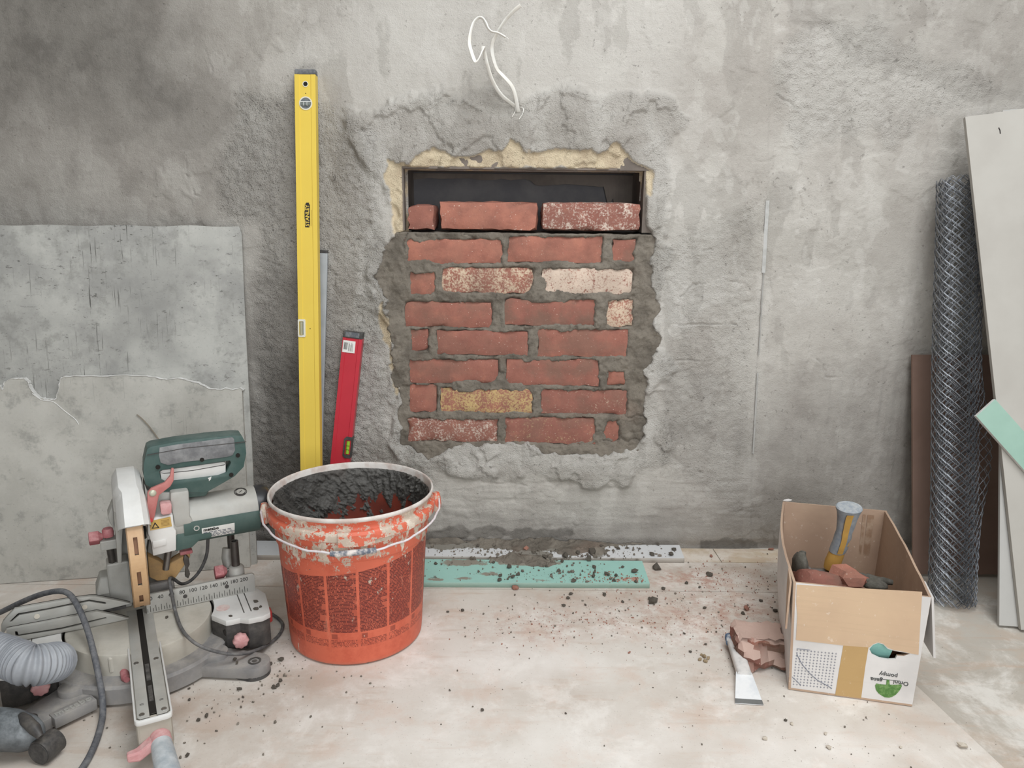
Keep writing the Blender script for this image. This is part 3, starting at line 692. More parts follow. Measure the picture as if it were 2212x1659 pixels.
MB().plate(disc(.001, hz, .0052, 20), [], lambda p, q, d: (p, d, q), -.0105, -.0098).build('hanging_hole', M_DARKHOLE, lv, 0)
MB().plate(disc(.001, zl(202), .0011, 8), [], lambda p, q, d: (p, d, q), -.0104, -.0098).build('punch_mark', M_DARKHOLE, lv, 0)
vz = zl(224); vr = ring_at(vz, .0155, .0128, .001, -.0104, lv, M_VIALW, 'vial_ring')
MB().plate(disc(.001, vz, .0128, 28), [], lambda p, q, d: (p, d, q), -.0104, -.0098).build('vial_window', simple('vial_back', srgb(96, 100, 104), .5, c2=srgb(126, 130, 132), scale=70), vr, 0)
MB().cyl((-.0105, -.0108, vz - .002), (.0125, -.0108, vz - .002), .0042).build('vial', M_VIAL, vr, 40)
MB().box((-.011, -.0125, vz + .0026), (.013, -.0104, vz + .004)).box((-.0035, -.0152, vz - .006), (-.0027, -.0105, vz + .002)).box((.0045, -.0152, vz - .006), (.0053, -.0105, vz + .002)).build('vial_mark', M_LBL, vr, 0)
mz = zl(707); ww = MB().plate(rrect(-w - .0006, mz - .0215, -w + .0175, mz + .0215, .003), [rrect(-w + .0022, mz - .0165, -w + .0135, mz + .0165, .002)], lambda p, q, d: (p, d, q), -.0124, .0115)
ww = ww.build('vial_window_frame', M_VIALW, lv, 30)
MB().box((-w + .0015, -.0108, mz - .017), (-w + .0145, .008, mz + .017)).build('vial_block', simple('vial_grey', srgb(168, 172, 168), .3, c2=srgb(140, 146, 142), scale=80), ww, 0)
MB().cyl((-w + .0075, -.0112, mz - .0155), (-w + .0075, -.0112, mz + .0155), .0042).build('vial', M_VIAL, ww, 40)
MB().plate(disc(.004, zl(708), .0012, 8), [], lambda p, q, d: (p, d, q), -.0104, -.0098).build('punch_mark', M_DARKHOLE, lv, 0)
# maker's mark reading upwards: black arrow-ended panel, yellow letters, thin line of print beside it
sz = zl(468); hh = .029
pl = MB().plate([(-.0055, sz - hh), (.0045, sz - hh), (.0045, sz - hh + .004), (.0065, sz - hh + .004), (.0065, sz + hh - .004), (.0045, sz + hh - .004), (.0045, sz + hh), (-.0020, sz + hh), (-.0055, sz + hh - .005), (-.0055, sz + .01), (-.0065, sz + .01), (-.0065, sz - .01), (-.0055, sz - .01)], [],
                lambda p, q, d: (p + .001, d, q), -.01032, -.0099).build('maker_panel', M_INK, lv, 0)
up_txt = Matrix(((0, -1, 0, .0015), (0, 0, -1, -.0104), (1, 0, 0, sz - .001), (0, 0, 0, 1)))    # baseline runs up the level
put_text('maker_name', 'STANLEY', .0125, up_txt, M_YEL, pl, bold=.0002, spacing=.98)
MB().box((.0105, -.0103, sz - .026), (.0111, -.0099, sz + .012)).build('small_print', simple('faint_print', srgb(160, 130, 50), .6, bump=0), lv, 0)
# grey aluminium feather edge standing behind the yellow level
M_ALU = simple('dull_aluminium', srgb(176, 180, 184), .45, .35, c2=srgb(160, 164, 168), scale=20, bump=.05)
topG = W(693, 543, -.008); fg = W(690, 1010, -.05); footG = topG + (fg - topG) / (topG[2] - fg[2]) * (topG[2] - .0135)
st, LG = level_thing('straightedge', 'grey aluminium straightedge mostly hidden behind the yellow level', footG, topG, .02, 'straightedge')
b = MB(); b.add([(-.02, -.005, 0), (.003, -.005, 0), (.003, .005, 0), (-.02, .005, 0), (-.02, -.005, LG - .004), (.0175, -.005, LG - .004), (.0175, .005, LG - .004), (-.02, .005, LG - .004)],
                [(3, 2, 1, 0), (4, 5, 6, 7), (0, 1, 5, 4), (1, 2, 6, 5), (2, 3, 7, 6), (3, 0, 4, 7)]); b.build('body', M_ALU, st, 0, .0008)
MB().box((-.02, -.0055, LG - .004), (.0172, .0055, LG + .003)).build('end_cap', M_BLACK, st, 0, .001)
# red level, leaning over to the right
M_RED = simple('red_enamel', srgb(192, 50, 64), .35, c2=srgb(178, 44, 56), scale=7, amt=.5, bump=.02)
topR = W(765, 716, -.014); fr = W(736, 1000, -.045); footR = topR + (fr - topR) / (topR[2] - fr[2]) * (topR[2] - .0135)
rl = thing('spirit_level', 'short red spirit level with a green vial, tilted against the wall behind the bucket', 'spirit level')
rl.matrix_world = frame(footR, (1, 0, 0), topR - footR); LR = float(np.linalg.norm(topR - footR)); w = .0245
b = MB(); prof_plate(b, w, .0115, 0, LR - .016, .0014, .009); b.build('body', M_RED, rl, 30)
ec = MB().box((-w, -.0125, LR - .017), (w, .0118, LR)).build('end_cap', M_BLACK, rl, 0, .0015)
MB().box((-w + .006, -.0128, LR - .014), (w - .008, -.0122, LR - .002)).build('cap_hollow', M_GRIP, ec, 0)
lb = MB().box((-w + .002, -.0119, LR - .054), (w - .016, -.0098, LR - .024)).build('price_label', M_LBL, rl, 0)
b = MB()
for k, x in enumerate(np.linspace(-w + .004, -w + .0125, 9)): b.box((x, -.01195, LR - .047), (x + (.0003 + .0004 * (k % 3)), -.0118, LR - .029))
for k in range(5): b.box((-w + .0165 + k * .0024, -.01195, LR - .051 + .002 * (k % 2)), (-w + .0174 + k * .0024, -.0118, LR - .028 - .003 * (k % 3)))
b.build('label_print', M_INK, lb, 0)
def zr_(py): return float(((W(750, py, -.06) - footR) @ (topR - footR)) / LR)
vz = zr_(968); fw = MB().plate([(w + .0005, vz - .028), (w - .014, vz - .028), (w - .0195, vz - .022), (w - .0195, vz + .022), (w - .014, vz + .028), (w + .0005, vz + .028)], [rrect(w - .0155, vz - .0195, w - .001, vz + .0195, .002)], lambda p, q, d: (p, d, q), -.0135, .012).build('vial_window_frame', M_BLACK, rl, 30)
MB().box((w - .0158, -.0095, vz - .020), (w - .0008, .009, vz + .020)).build('vial_block', simple('lime_plastic', srgb(176, 222, 96), .25, bump=0), fw, 0)
MB().cyl((w - .0082, -.0105, vz - .0165), (w - .0082, -.0105, vz + .0165), .0045).build('vial', M_VIALG, fw, 40)
MB().box((w - .013, -.0152, vz + .0045), (w - .0035, -.0146, vz + .0053)).box((w - .013, -.0152, vz - .0058), (w - .0035, -.0146, vz - .005)).build('vial_mark', M_INK, fw, 0)

# ---- plasterboard offcuts lying along the foot of the wall
def smear_mat(name, face, grime):
    t = NT(name); a, b_, c_, _ = t.masks(); n = t.noise(14, 5, .7); f2 = t.noise(60, 5, .7)
    c = t.mix(t.math('MULTIPLY', t.ramp(n, .45, .7), .3), face, tuple(x * .88 for x in face[:3]) + (1,))
    c = t.mix(t.ramp(t.math('ADD', a, t.math('MULTIPLY', t.math('SUBTRACT', f2, .5), .8)), .42, .56), c, grime)
    c = t.mix(t.ramp(t.math('ADD', b_, t.math('MULTIPLY', t.math('SUBTRACT', f2, .5), 1.3)), .42, .62), c, srgb(176, 130, 114))
    c = t.mix(c_, c, srgb(178, 166, 150))
    t.col(c); t.rough(.8); t.bump(t.noise(120, 4), .2, .002); return t.m
M_GREENB = smear_mat('green_plasterboard', srgb(152, 194, 183), srgb(138, 132, 120)); M_GREYB = smear_mat('grey_plasterboard', srgb(206, 206, 206), srgb(134, 129, 120))
def strip_thing(name, label, corners, th, mat, spots, edge_c=1.0, z0=.0005):
    """a flat board from its four floor corners (front left, front right, back right, back left), with smear masks"""
    a, b_, c_, d_ = [np.array(q) for q in corners]; nu, nv = 150, 24
    u, v = np.meshgrid(np.linspace(0, 1, nu), np.linspace(0, 1, nv))
    Pt = a * ((1 - u) * (1 - v))[..., None] + b_ * (u * (1 - v))[..., None] + c_ * (u * v)[..., None] + d_ * ((1 - u) * v)[..., None]
    X, Y = Pt[..., 0], Pt[..., 1]; gr = np.zeros_like(X); rd = np.zeros_like(X)
    for px, py, rx, ry, val, k in spots:
        q = F(px, py, th); e = val * np.exp(-(((X - q[0]) / rx) ** 2 + ((Y - q[1]) / ry) ** 2))
        if k: rd = np.maximum(rd, e)
        else: gr = np.maximum(gr, e)
    top = np.stack([X, Y, np.full_like(X, z0 + th)], -1).reshape(-1, 3); mk = np.stack([gr, rd, gr * 0, gr], -1).reshape(-1, 4)
    ed = [i for i in range(nu)] + [i * nu + nu - 1 for i in range(1, nv)] + [(nv - 1) * nu + i for i in range(nu - 2, -1, -1)] + [i * nu for i in range(nv - 2, 0, -1)]
    e1 = top[ed].copy(); e2 = top[ed].copy(); e2[:, 2] = z0; n = len(top); k = len(ed)
    em = mk[ed].copy(); em[:, :2] = 0; em[:, 2] = edge_c
    side = np.array([(n + i, n + k + i, n + k + (i + 1) % k, n + (i + 1) % k) for i in range(k)])
    bot = np.array([(n + k + i, n + k + (k - 1 - i), n + k + (k - 2 - i), n + k + i + 1) for i in range(k // 2 - 1)])
    o = arrmesh(name, np.concatenate([top, e1, e2]), np.concatenate([quads(nv, nu), side, bot]), mat, None, np.concatenate([mk, em, em]), False)
    tag(o, label, 'board offcut'); return o
g0, g1, g2, g3 = F(800, 1268), F(1403, 1271), F(1387, 1212, .0125), F(800, 1207, .0125)
g2[2] = g3[2] = 0
strip_thing('plasterboard_strip', 'turquoise plasterboard strip lying on the floor to the right of the bucket', (g0, g1, g2, g3), .0125, M_GREENB,
            [(1000, 1216, .09, .03, .74, 0), (1060, 1240, .06, .02, .62, 0), (1140, 1215, .10, .024, 1, 0), (1000, 1250, .04, .012, .65, 0), (940, 1252, .03, .014, .7, 0),
             (1170, 1254, .03, .008, .6, 0), (1360, 1252, .06, .02, .62, 1), (1270, 1260, .06, .01, .5, 1), (1215, 1243, .04, .01, .42, 1)], .25)
h0, h1, h2, h3 = F(430, 1208), F(1478, 1216), F(1463, 1168, .0125), F(430, 1158, .0125)
for q in (h2, h3): q[1] = -.012; q[2] = 0
h2[0] = F(1466, 1168, .0125)[0] - .004
strip_thing('plasterboard_strip', 'white plasterboard strip smeared with mortar, lying along the foot of the wall', (h0, h1, h2, h3), .0125, M_GREYB,
            [(1020, 1170, .20, .045, 1.2, 0), (1180, 1178, .16, .04, 1.2, 0), (960, 1180, .06, .03, .9, 0), (1150, 1200, .06, .04, 1.1, 0), (1330, 1172, .15, .022, 1, 0), (1430, 1170, .06, .018, .8, 0), (1290, 1200, .03, .02, .7, 0)], .55)

# ---- the mortar bucket
def bucket_mat():
    t = NT('splashed_orange_plastic'); co = t.sep(t.co()); n = t.noise(16, 6, .72); n2 = t.noise(48, 5, .75); sc = t.noise(60, 4, .7, stretch=(1, 1, .25))
    ang = t.math('ARCTAN2', co[1], co[0]); u = t.math('MULTIPLY', t.math('ADD', ang, 1.75), .15)     # metres round the wall
    z = co[2]
    org = t.mix(t.ramp(n, .42, .66), srgb(208, 104, 78), srgb(192, 88, 64))
    # panels of small print: dark lines of text in columns with orange gutters
    colm = t.math('FRACT', t.math('DIVIDE', u, .062)); inc = t.math('MULTIPLY', t.ramp(colm, .05, .06), t.ramp(colm, .95, .94, False))
    inc = t.math('MULTIPLY', t.math('GREATER_THAN', colm, .06), t.math('LESS_THAN', colm, .97))
    band = t.math('MULTIPLY', t.math('GREATER_THAN', z, .075), t.math('LESS_THAN', z, t.math('ADD', .196, t.math('MULTIPLY', u, .12))))
    row = t.math('FRACT', t.math('DIVIDE', z, .0031)); ink = t.math('LESS_THAN', row, .68)
    cell = t.node('ShaderNodeCombineXYZ'); t.link(t.math('MULTIPLY', u, 900.0), cell.inputs[0]); t.link(t.math('FLOOR', t.math('DIVIDE', z, .0031)), cell.inputs[1])
    wn = t.node('ShaderNodeTexWhiteNoise', noise_dimensions='2D'); fl_ = t.node('ShaderNodeVectorMath', operation='FLOOR'); t.link(cell.outputs[0], fl_.inputs[0]); t.link(fl_.outputs[0], wn.inputs[0])
    letters = t.math('MULTIPLY', ink, t.math('GREATER_THAN', wn.outputs[0], .18))
    rowid = t.node('ShaderNodeTexWhiteNoise', noise_dimensions='2D'); rc = t.node('ShaderNodeCombineXYZ'); t.link(t.math('FLOOR', t.math('DIVIDE', u, .062)), rc.inputs[0]); t.link(t.math('FLOOR', t.math('DIVIDE', z, .0062)), rc.inputs[1]); t.link(rc.outputs[0], rowid.inputs[0])
    gap = t.math('LESS_THAN', t.math('ADD', colm, rowid.outputs[0]), 1.72)                            # ragged line ends
    pr = t.math('MULTIPLY', t.math('MULTIPLY', inc, band), t.math('ADD', t.math('MULTIPLY', t.math('MULTIPLY', letters, gap), .72), .3))
    low = t.math('MULTIPLY', t.math('MULTIPLY', t.math('GREATER_THAN', z, .042), t.math('LESS_THAN', z, .058)), t.math('MULTIPLY', inc, t.math('MULTIPLY', ink, t.math('GREATER_THAN', wn.outputs[0], .35))))
    pr = t.math('MAXIMUM', pr, t.math('MULTIPLY', low, .7))
    bars = t.math('MULTIPLY', t.math('MULTIPLY', t.math('GREATER_THAN', z, .060), t.math('LESS_THAN', z, .071)), t.math('MULTIPLY', t.math('GREATER_THAN', colm, .1), t.math('LESS_THAN', colm, .3)))
    pr = t.math('MAXIMUM', pr, t.math('MULTIPLY', bars, .55))
    c = t.mix(pr, org, srgb(98, 36, 32))
    # scratches and spatter of cream paint, thick about the rim
    c = t.mix(t.math('MULTIPLY', t.ramp(sc, .62, .72), .3), c, srgb(224, 150, 124))
    hi = t.ramp(z, .10, .30); edge = t.math('ADD', t.math('MULTIPLY', hi, .15), -.065)
    sp = t.ramp(t.math('ADD', t.math('ADD', t.math('MULTIPLY', n, .45), t.math('MULTIPLY', n2, .55)), edge), .565, .60)
    streak = t.ramp(t.math('ADD', t.noise(26, 5, .7, stretch=(1, 1, .35)), t.math('MULTIPLY', hi, .10)), .655, .695); sp = t.math('MAXIMUM', sp, streak)
    c = t.mix(sp, c, t.mix(t.ramp(n2, .4, .6), srgb(218, 206, 190), srgb(188, 172, 156)))
    c = t.mix(t.math('MULTIPLY', t.ramp(z, .012, .0, False), .4), c, srgb(150, 120, 104))
    t.col(c); t.rough(.5); t.bump(t.math('ADD', sp, t.math('MULTIPLY', n2, .3)), .35, .0015); return t.m
M_BUCKET = bucket_mat()
BC = np.array([-.331, -.431]); bk = thing('mortar_bucket', 'orange plastic bucket splashed with cream paint, holding wet mortar, on the floor', 'bucket', (BC[0], BC[1], 0))
bk.scale = (1, 1, 1.025)
prof = [(.118, .004), (.134, .0), (.139, .004), (.1405, .02), (.1530, .222), (.1535, .225), (.1560, .227), (.1575, .230), (.1575, .250), (.1590, .253), (.1600, .268), (.1655, .2705), (.1715, .274), (.1720, .279),
        (.1720, .289), (.1700, .2915), (.1630, .2930), (.1618, .295), (.1622, .300), (.1640, .305), (.1664, .309)]
inner = [(.1600, .302), (.1525, .24), (.1335, .008), (.0, .008)]
b = MB(); b.lathe(prof, 96, cap0=True); b.build('body', M_BUCKET, bk, 40)
b = MB(); b.lathe([(.1655, .3085), (.1682, .310), (.1688, .3135), (.1684, .3160), (.1670, .3178), (.1654, .3178), (.1642, .3160), (.1634, .312), (.1600, .300)], 96)
b.build('rim', simple('pale_dirty_rim', srgb(214, 208, 202), .55, c2=srgb(176, 150, 138), scale=30, bump=.3), bk, 60)
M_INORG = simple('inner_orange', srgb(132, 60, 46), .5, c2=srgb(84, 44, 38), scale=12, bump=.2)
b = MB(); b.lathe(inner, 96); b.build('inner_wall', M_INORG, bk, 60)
def around(az, r, z): return (r * math.cos(az), r * math.sin(az), z)
az0 = math.atan2(-1.516, .331) + .03
b = MB(); vs = []
for zz, rr in ((.263, .1600), (.266, .1765), (.288, .1775), (.2935, .1740)):
    for k in range(9): vs.append(around(az0 - .195 + .39 * k / 8, rr, zz))
for zz in (.263, .2935):
    for k in range(9): vs.append(around(az0 - .195 + .39 * k / 8, .155, zz))
fs = [(r * 9 + k, r * 9 + k + 1, (r + 1) * 9 + k + 1, (r + 1) * 9 + k) for r in range(3) for k in range(8)]
fs += [(36 + k, 36 + k + 1, k + 1, k) for k in range(8)] + [(27 + k, 28 + k, 46 + k, 45 + k) for k in range(8)] + [(0, 9, 18, 27, 45, 36), (8, 44, 53, 35, 26, 17)]
b.add(vs, fs); b.build('opening_tab', M_BUCKET, bk, 30)
ea = math.atan2(.07, .335); M_WIRE = simple('white_coated_wire', srgb(216, 210, 212), .45, c2=srgb(186, 172, 172), scale=70, bump=.2)
ax = np.array([math.cos(ea), math.sin(ea), 0]); fr_ = np.array([math.sin(ea), -math.cos(ea), 0]); tl = math.radians(9.5)
fd = fr_ * math.cos(tl) + np.array([0, 0, -1]) * math.sin(tl); c0 = np.array([0, 0, .284])
pts = []
for k in range(41):
    a = math.pi * k / 40; R_ = .1815 + .0008 * math.sin(k * 1.9)
    pts.append(c0 - ax * R_ * math.cos(a) + fd * R_ * math.sin(a) * .985 + np.array([0, 0, .001 * math.sin(k * 1.3)]))
hw = MB().tube([c0 - ax * .165] + pts + [c0 + ax * .165], .0022, 8).build('bail_handle', M_WIRE, bk, 60)
MB().tube(pts[17:24], [.0052, .0058, .0058, .0058, .0058, .0058, .0052], 12).build('handle_grip', simple('splashed_grey_grip', srgb(92, 100, 112), .6, c2=srgb(214, 206, 200), scale=70, amt=1, bump=.3), hw, 50)
for s in (-1, 1):
    p = c0 + ax * s * .176; b = MB()
    b.tube([p + np.array([0, 0, .012]), p + np.array([0, 0, .004]), p + np.array([0, 0, -.012]), p + np.array([0, 0, -.026]), p + np.array([0, 0, -.031])], [.006, .0085, .010, .0085, .004], 12)
    b.cyl(p - ax * s * .012, p + ax * s * .004, .007, n=12); b.build('handle_ear', M_BUCKET, bk, 50)
# mortar: crust clinging to the wall and the heap inside
M_WET = mortar_mat('wet_dark_mortar'); wb = M_WET.node_tree.nodes['Principled BSDF']; wb.inputs['Roughness'].default_value = .3; wb.inputs['Specular IOR Level'].default_value = .5
for nd in M_WET.node_tree.nodes:
    if nd.type == 'MIX':
        for i in (6, 7):
            if not nd.inputs[i].is_linked: v = nd.inputs[i].default_value; nd.inputs[i].default_value = (v[0] * .5, v[1] * .54, v[2] * .6, 1)
na, nz = 420, 110; A, Zz = np.meshgrid(np.linspace(0, 2 * math.pi, na), np.linspace(.10, .306, nz))
ca, sa = np.cos(A), np.sin(A); nn = fbm(ca * 1.2 + Zz * 2, sa * 1.2 + Zz * 6, 4.2, 5, 91, .55) + .35 * fbm(ca, sa + Zz * 9, 14, 3, 92)
left = .5 - .5 * np.cos(A - .35)                                       # thickest on the left
coat = sst(.225, .26, Zz + .03 * fbm(ca * 1.5, sa * 1.5, 6, 3, 97) + .02 * left)   # the band below the rim is coated all round
ledge = np.exp(-((Zz - .215 - .018 * fbm(ca * 1.3, sa * 1.3, 5, 3, 98)) / .016) ** 2) * sst(.35, .75, left + .25 * fbm(ca, sa, 6, 3, 99))
fine = fbm(ca * 3 + Zz * 3, sa * 3 + Zz * 16, 6, 6, 93, .62) * 1.25
th = .0035 * coat + .017 * ledge * (.7 + .8 * fine) + .0062 * np.clip(fine + .15, -.2, 1) * np.maximum(coat, ledge) - .0016 + .006 * sst(.22, .4, nn) * (.5 + fine)
th *= sst(.312, .300, Zz)
ri = np.interp(Zz, [.008, .24, .302], [.1335, .1525, .160]) - th
cr = arrmesh('mortar_crust', np.stack([ri * ca, ri * sa, Zz], -1).reshape(-1, 3), quads(nz, na), M_WET, None, None)
cr.location = (BC[0], BC[1], 0); cr.scale = (1, 1, 1.025); tag(cr, 'dark wet mortar crust clinging to the inside wall of the orange bucket', 'mortar', None, 'stuff')
nr = 64; Rr, A2 = np.meshgrid(np.linspace(0, 1, nr), np.linspace(0, 2 * math.pi, 160)); rr = Rr * .138
X, Y = rr * np.cos(A2), rr * np.sin(A2)
hgt = .162 + .122 * np.exp(-(((X - .03) / .085) ** 2 + ((Y + .075) / .05) ** 2)) + .03 * np.exp(-(((X + .09) / .05) ** 2 + ((Y - .02) / .06) ** 2)) + .008 * fbm(X, Y, 30, 4, 94) + .006 * fbm(X, Y, 75, 3, 95)
hm = arrmesh('mortar_heap', np.stack([X, Y, hgt], -1).reshape(-1, 3), quads(160, nr), M_WET, None, None); hm.location = (BC[0], BC[1], 0)
tag(hm, 'heap of dark wet mortar filling the lower part of the orange bucket', 'mortar', None, 'stuff')

# ---- carton with rubble and tools
def carton_mat(name, face, other):
    t = NT(name); n = t.noise(6, 4, .6); st = t.noise(40, 3, .6, stretch=(.2, .2, 4)); fine = t.noise(90, 4, .7)
    c = t.mix(t.ramp(n, .4, .65), face, other); c = t.mix(t.math('MULTIPLY', t.ramp(st, .5, .7), .25), c, tuple(x * .82 for x in face[:3]) + (1,))
    c = t.mix(t.math('MULTIPLY', t.ramp(fine, .62, .72), .4), c, srgb(226, 216, 204)); t.col(c); t.rough(.85); t.bump(t.noise(150, 3), .1, .001); return t.m
M_KRAFT = carton_mat('brown_cardboard', srgb(178, 152, 130), srgb(164, 138, 118)); M_WHITEC = carton_mat('white_printed_cardboard', srgb(212, 208, 205), srgb(196, 192, 189))
M_TAPE = carton_mat('tan_packing_tape', srgb(198, 170, 140), srgb(190, 162, 134)); M_TAPE.node_tree.nodes['Principled BSDF'].inputs['Roughness'].default_value = .45
M_TAPE2 = carton_mat('yellow_brown_tape', srgb(180, 148, 100), srgb(172, 140, 94))
bx = thing('cardboard_box', 'open cardboard box with brown tape and green tree print, holding a hammer and rubble', 'box', (.70, -.45, 0)); BO = np.array([.70, -.45, 0])
fl_, fr2 = F(1703, 1490), F(1970, 1527); tfl, tfr, tbr, tbl = F(1714, 1258, .222), F(2003, 1276, .222), F(1915, 1103, .222), F(1691, 1083, .222)
bbl, bbr = np.array([.655, -.225, 0]), np.array([.862, -.272, 0])
for q in (fl_, fr2, bbl, bbr): q[2] = .001
_n = np.cross(fr2 - fl_, tfl - fl_); _n /= np.linalg.norm(_n); tfr = tfr - _n * ((tfr - fl_) @ _n)
TH = .0045
def panel(name, a, b_, c_, d_, mat_out, mat_in, bow=0.0, holes=None, nu=16, nv=10, th=TH, wob=.0):
    """four corners (bottom a-b, top c above b, d above a); outside is to the right of a->b seen from above"""
    a, b_, c_, d_ = [np.array(q, float) for q in (a, b_, c_, d_)]; n = np.cross(b_ - a, d_ - a); n /= np.linalg.norm(n)
    u, v = np.meshgrid(np.linspace(0, 1, nu), np.linspace(0, 1, nv))
    P_ = a * ((1 - u) * (1 - v))[..., None] + b_ * (u * (1 - v))[..., None] + c_ * (u * v)[..., None] + d_ * ((1 - u) * v)[..., None]
    P_ = P_ + n * (bow * np.sin(np.pi * u) * (.35 + .65 * np.sin(np.pi * np.clip(v, 0, 1) * .75)))[..., None]
    P_[..., 2] += (wob * fbm(u, v * 0, 9, 3, int(a[0] * 900)) * v)
    k = nu * nv; out = P_.reshape(-1, 3) - BO; inn = (P_ - n * th).reshape(-1, 3) - BO
    ed = [i for i in range(nu)] + [i * nu + nu - 1 for i in range(1, nv)] + [(nv - 1) * nu + i for i in range(nu - 2, -1, -1)] + [i * nu for i in range(nv - 2, 0, -1)]
    m_ = MB(); m_.add(np.concatenate([out, inn]).tolist(), [tuple(f) for f in quads(nv, nu).tolist()] + [tuple(i + k for i in f[::-1]) for f in quads(nv, nu).tolist()] + [(ed[i], ed[(i + 1) % len(ed)], ed[(i + 1) % len(ed)] + k, ed[i] + k) for i in range(len(ed))])
    o = m_.build(name, mat_out, bx, 40); o.data.materials.append(mat_in); nq = (nu - 1) * (nv - 1)
    for i, p in enumerate(o.data.polygons):
        if i >= nq: p.material_index = 1
    return o
# front panel carries a torn hole low on the right
uf = fr2 - fl_; uf[2] = 0; vfl, vfr = tfl - fl_, tfr - fr2
def on_front(s, t, d=0.0):
    p = (fl_ + vfl * t) * (1 - s) + (fr2 + vfr * t) * s; n = np.cross(uf, vfl); n /= np.linalg.norm(n); return tuple(p + n * d - BO)
def fpx(px, py):                                       # pixel -> (s, t) on the front panel
    n = np.cross(uf, vfl + vfr); d = ray(px, py); q = CAM + d * (((fl_ + tfl + fr2 + tfr) / 4 - CAM) @ n) / (d @ n)
    s = t_ = .5
    for _ in range(6):
        base = (fl_ + vfl * t_) * (1 - s) + (fr2 + vfr * t_) * s; ds = (fr2 + vfr * t_) - (fl_ + vfl * t_); dt = vfl * (1 - s) + vfr * s
        A_ = np.stack([ds, dt], 1); e, *_ = np.linalg.lstsq(A_, q - base, rcond=None); s += e[0]; t_ += e[1]
    return s, t_
hole = [fpx(*q) for q in [(1878, 1402), (1886, 1393), (1897, 1389), (1908, 1392), (1918, 1402), (1932, 1406), (1950, 1409), (1966, 1412), (1952, 1417), (1938, 1416), (1934, 1424), (1918, 1425), (1900, 1422), (1884, 1414)]]
hs = MB().plate([(0, 0), (1, 0), (1, 1), (.66, .996), (.33, 1.003), (0, 1)], [hole], lambda p, q, d: on_front(p, q, d), -TH, 0).build('front_panel', M_WHITEC, bx, 0)
hs.data.materials.append(M_KRAFT)
nrm = Vector(np.cross(uf, vfl)).normalized()
for p in hs.data.polygons:
    if p.normal.dot(nrm) < .6 and p.center.z > .1: p.material_index = 1
panel('side_panel', bbl, fl_, tfl, tbl, M_WHITEC, M_KRAFT, .016, wob=.002); panel('side_panel', fr2, bbr, tbr, tfr, M_WHITEC, M_KRAFT, .004, wob=.002)
panel('back_panel', bbr, bbl, tbl, tbr, M_WHITEC, M_KRAFT, 0)
MB().add([tuple(q - BO) for q in (fl_, fr2, bbr, bbl)] + [tuple(q - BO + np.array([0, 0, .004])) for q in (fl_, fr2, bbr, bbl)], [(3, 2, 1, 0), (4, 5, 6, 7), (0, 1, 5, 4), (1, 2, 6, 5), (2, 3, 7, 6), (3, 0, 4, 7)]).build('bottom_panel', M_KRAFT, bx, 0)
def stick(name, pts, mat, d0=.0002, d1=.0008, par=None, holes=()):
    return MB().plate([fpx(*q) for q in pts], [[fpx(*q) for q in h] for h in holes], lambda p, q, d: on_front(p, q, d), d0, d1).build(name, mat, par or hs, 0)
stick('packing_tape', [(1721, 1263), (1992, 1278), (1988, 1340), (1984, 1414), (1966, 1411), (1950, 1407), (1932, 1404), (1918, 1399), (1908, 1390), (1897, 1387), (1886, 1391), (1878, 1398), (1874, 1398), (1822, 1394), (1719, 1382), (1720, 1370), (1722, 1330), (1720, 1300)], M_TAPE)
stick('packing_tape', [(1822, 1392), (1876, 1398), (1869, 1440), (1860, 1508), (1804, 1501), (1812, 1450)], M_TAPE2, .0002, .0007)
M_PRINT = simple('grey_blue_print', srgb(108, 112, 126), .7, bump=0)
b = MB(); s00, s10, s01 = fpx(1722, 1404), fpx(1806, 1412), fpx(1714, 1478)
for i in range(12):
    for j in range(13):
        cs = s00[0] + (s10[0] - s00[0]) * i / 11 + (s01[0] - s00[0]) * j / 12; ct = s00[1] + (s10[1] - s00[1]) * i / 11 + (s01[1] - s00[1]) * j / 12
        for w_, h_ in ((.0075, .0016), (.0012, .009)):
            q = [on_front(cs + a * w_, ct + c * h_, .0004) for a, c in ((-1, -1), (1, -1), (1, 1), (-1, 1))]; b.add(q, [(0, 1, 2, 3)])
b.build('graph_grid', M_PRINT, hs, 0)
b = MB(); cv = [on_front(*fpx(*q), .0006) for q in spline([(1721, 1411), (1727, 1425), (1737, 1440), (1750, 1455), (1766, 1469), (1782, 1478), (1797, 1487)], 5)]
b.tube(cv, .0006, 5); b.tube([on_front(*fpx(*q), .0006) for q in [(1721, 1401), (1750, 1404)]], .0005, 4)
b.tube([on_front(*fpx(*q), .0006) for q in [(1711, 1462), (1718, 1468), (1730, 1480)]], .0005, 4); b.build('graph_curve', M_PRINT, hs, 0)
M_LEAF = simple('green_print', srgb(78, 118, 58), .7, c2=srgb(120, 152, 92), scale=160, amt=.8, bump=0)
b = MB(); cxy = (1919, 1492)
pts = [(1890, 1481), (1893, 1476), (1904, 1478), (1914, 1479), (1915, 1468), (1921, 1468), (1922, 1479), (1936, 1479), (1947, 1478), (1948, 1482), (1944, 1490), (1940, 1495), (1934, 1501), (1927, 1505), (1920, 1507), (1911, 1506), (1904, 1502), (1897, 1497), (1892, 1490)]
stick('tree_print', pts, M_LEAF, .0003, .0006)
M_TXT = simple('dark_print', srgb(70, 72, 70), .7, bump=0)
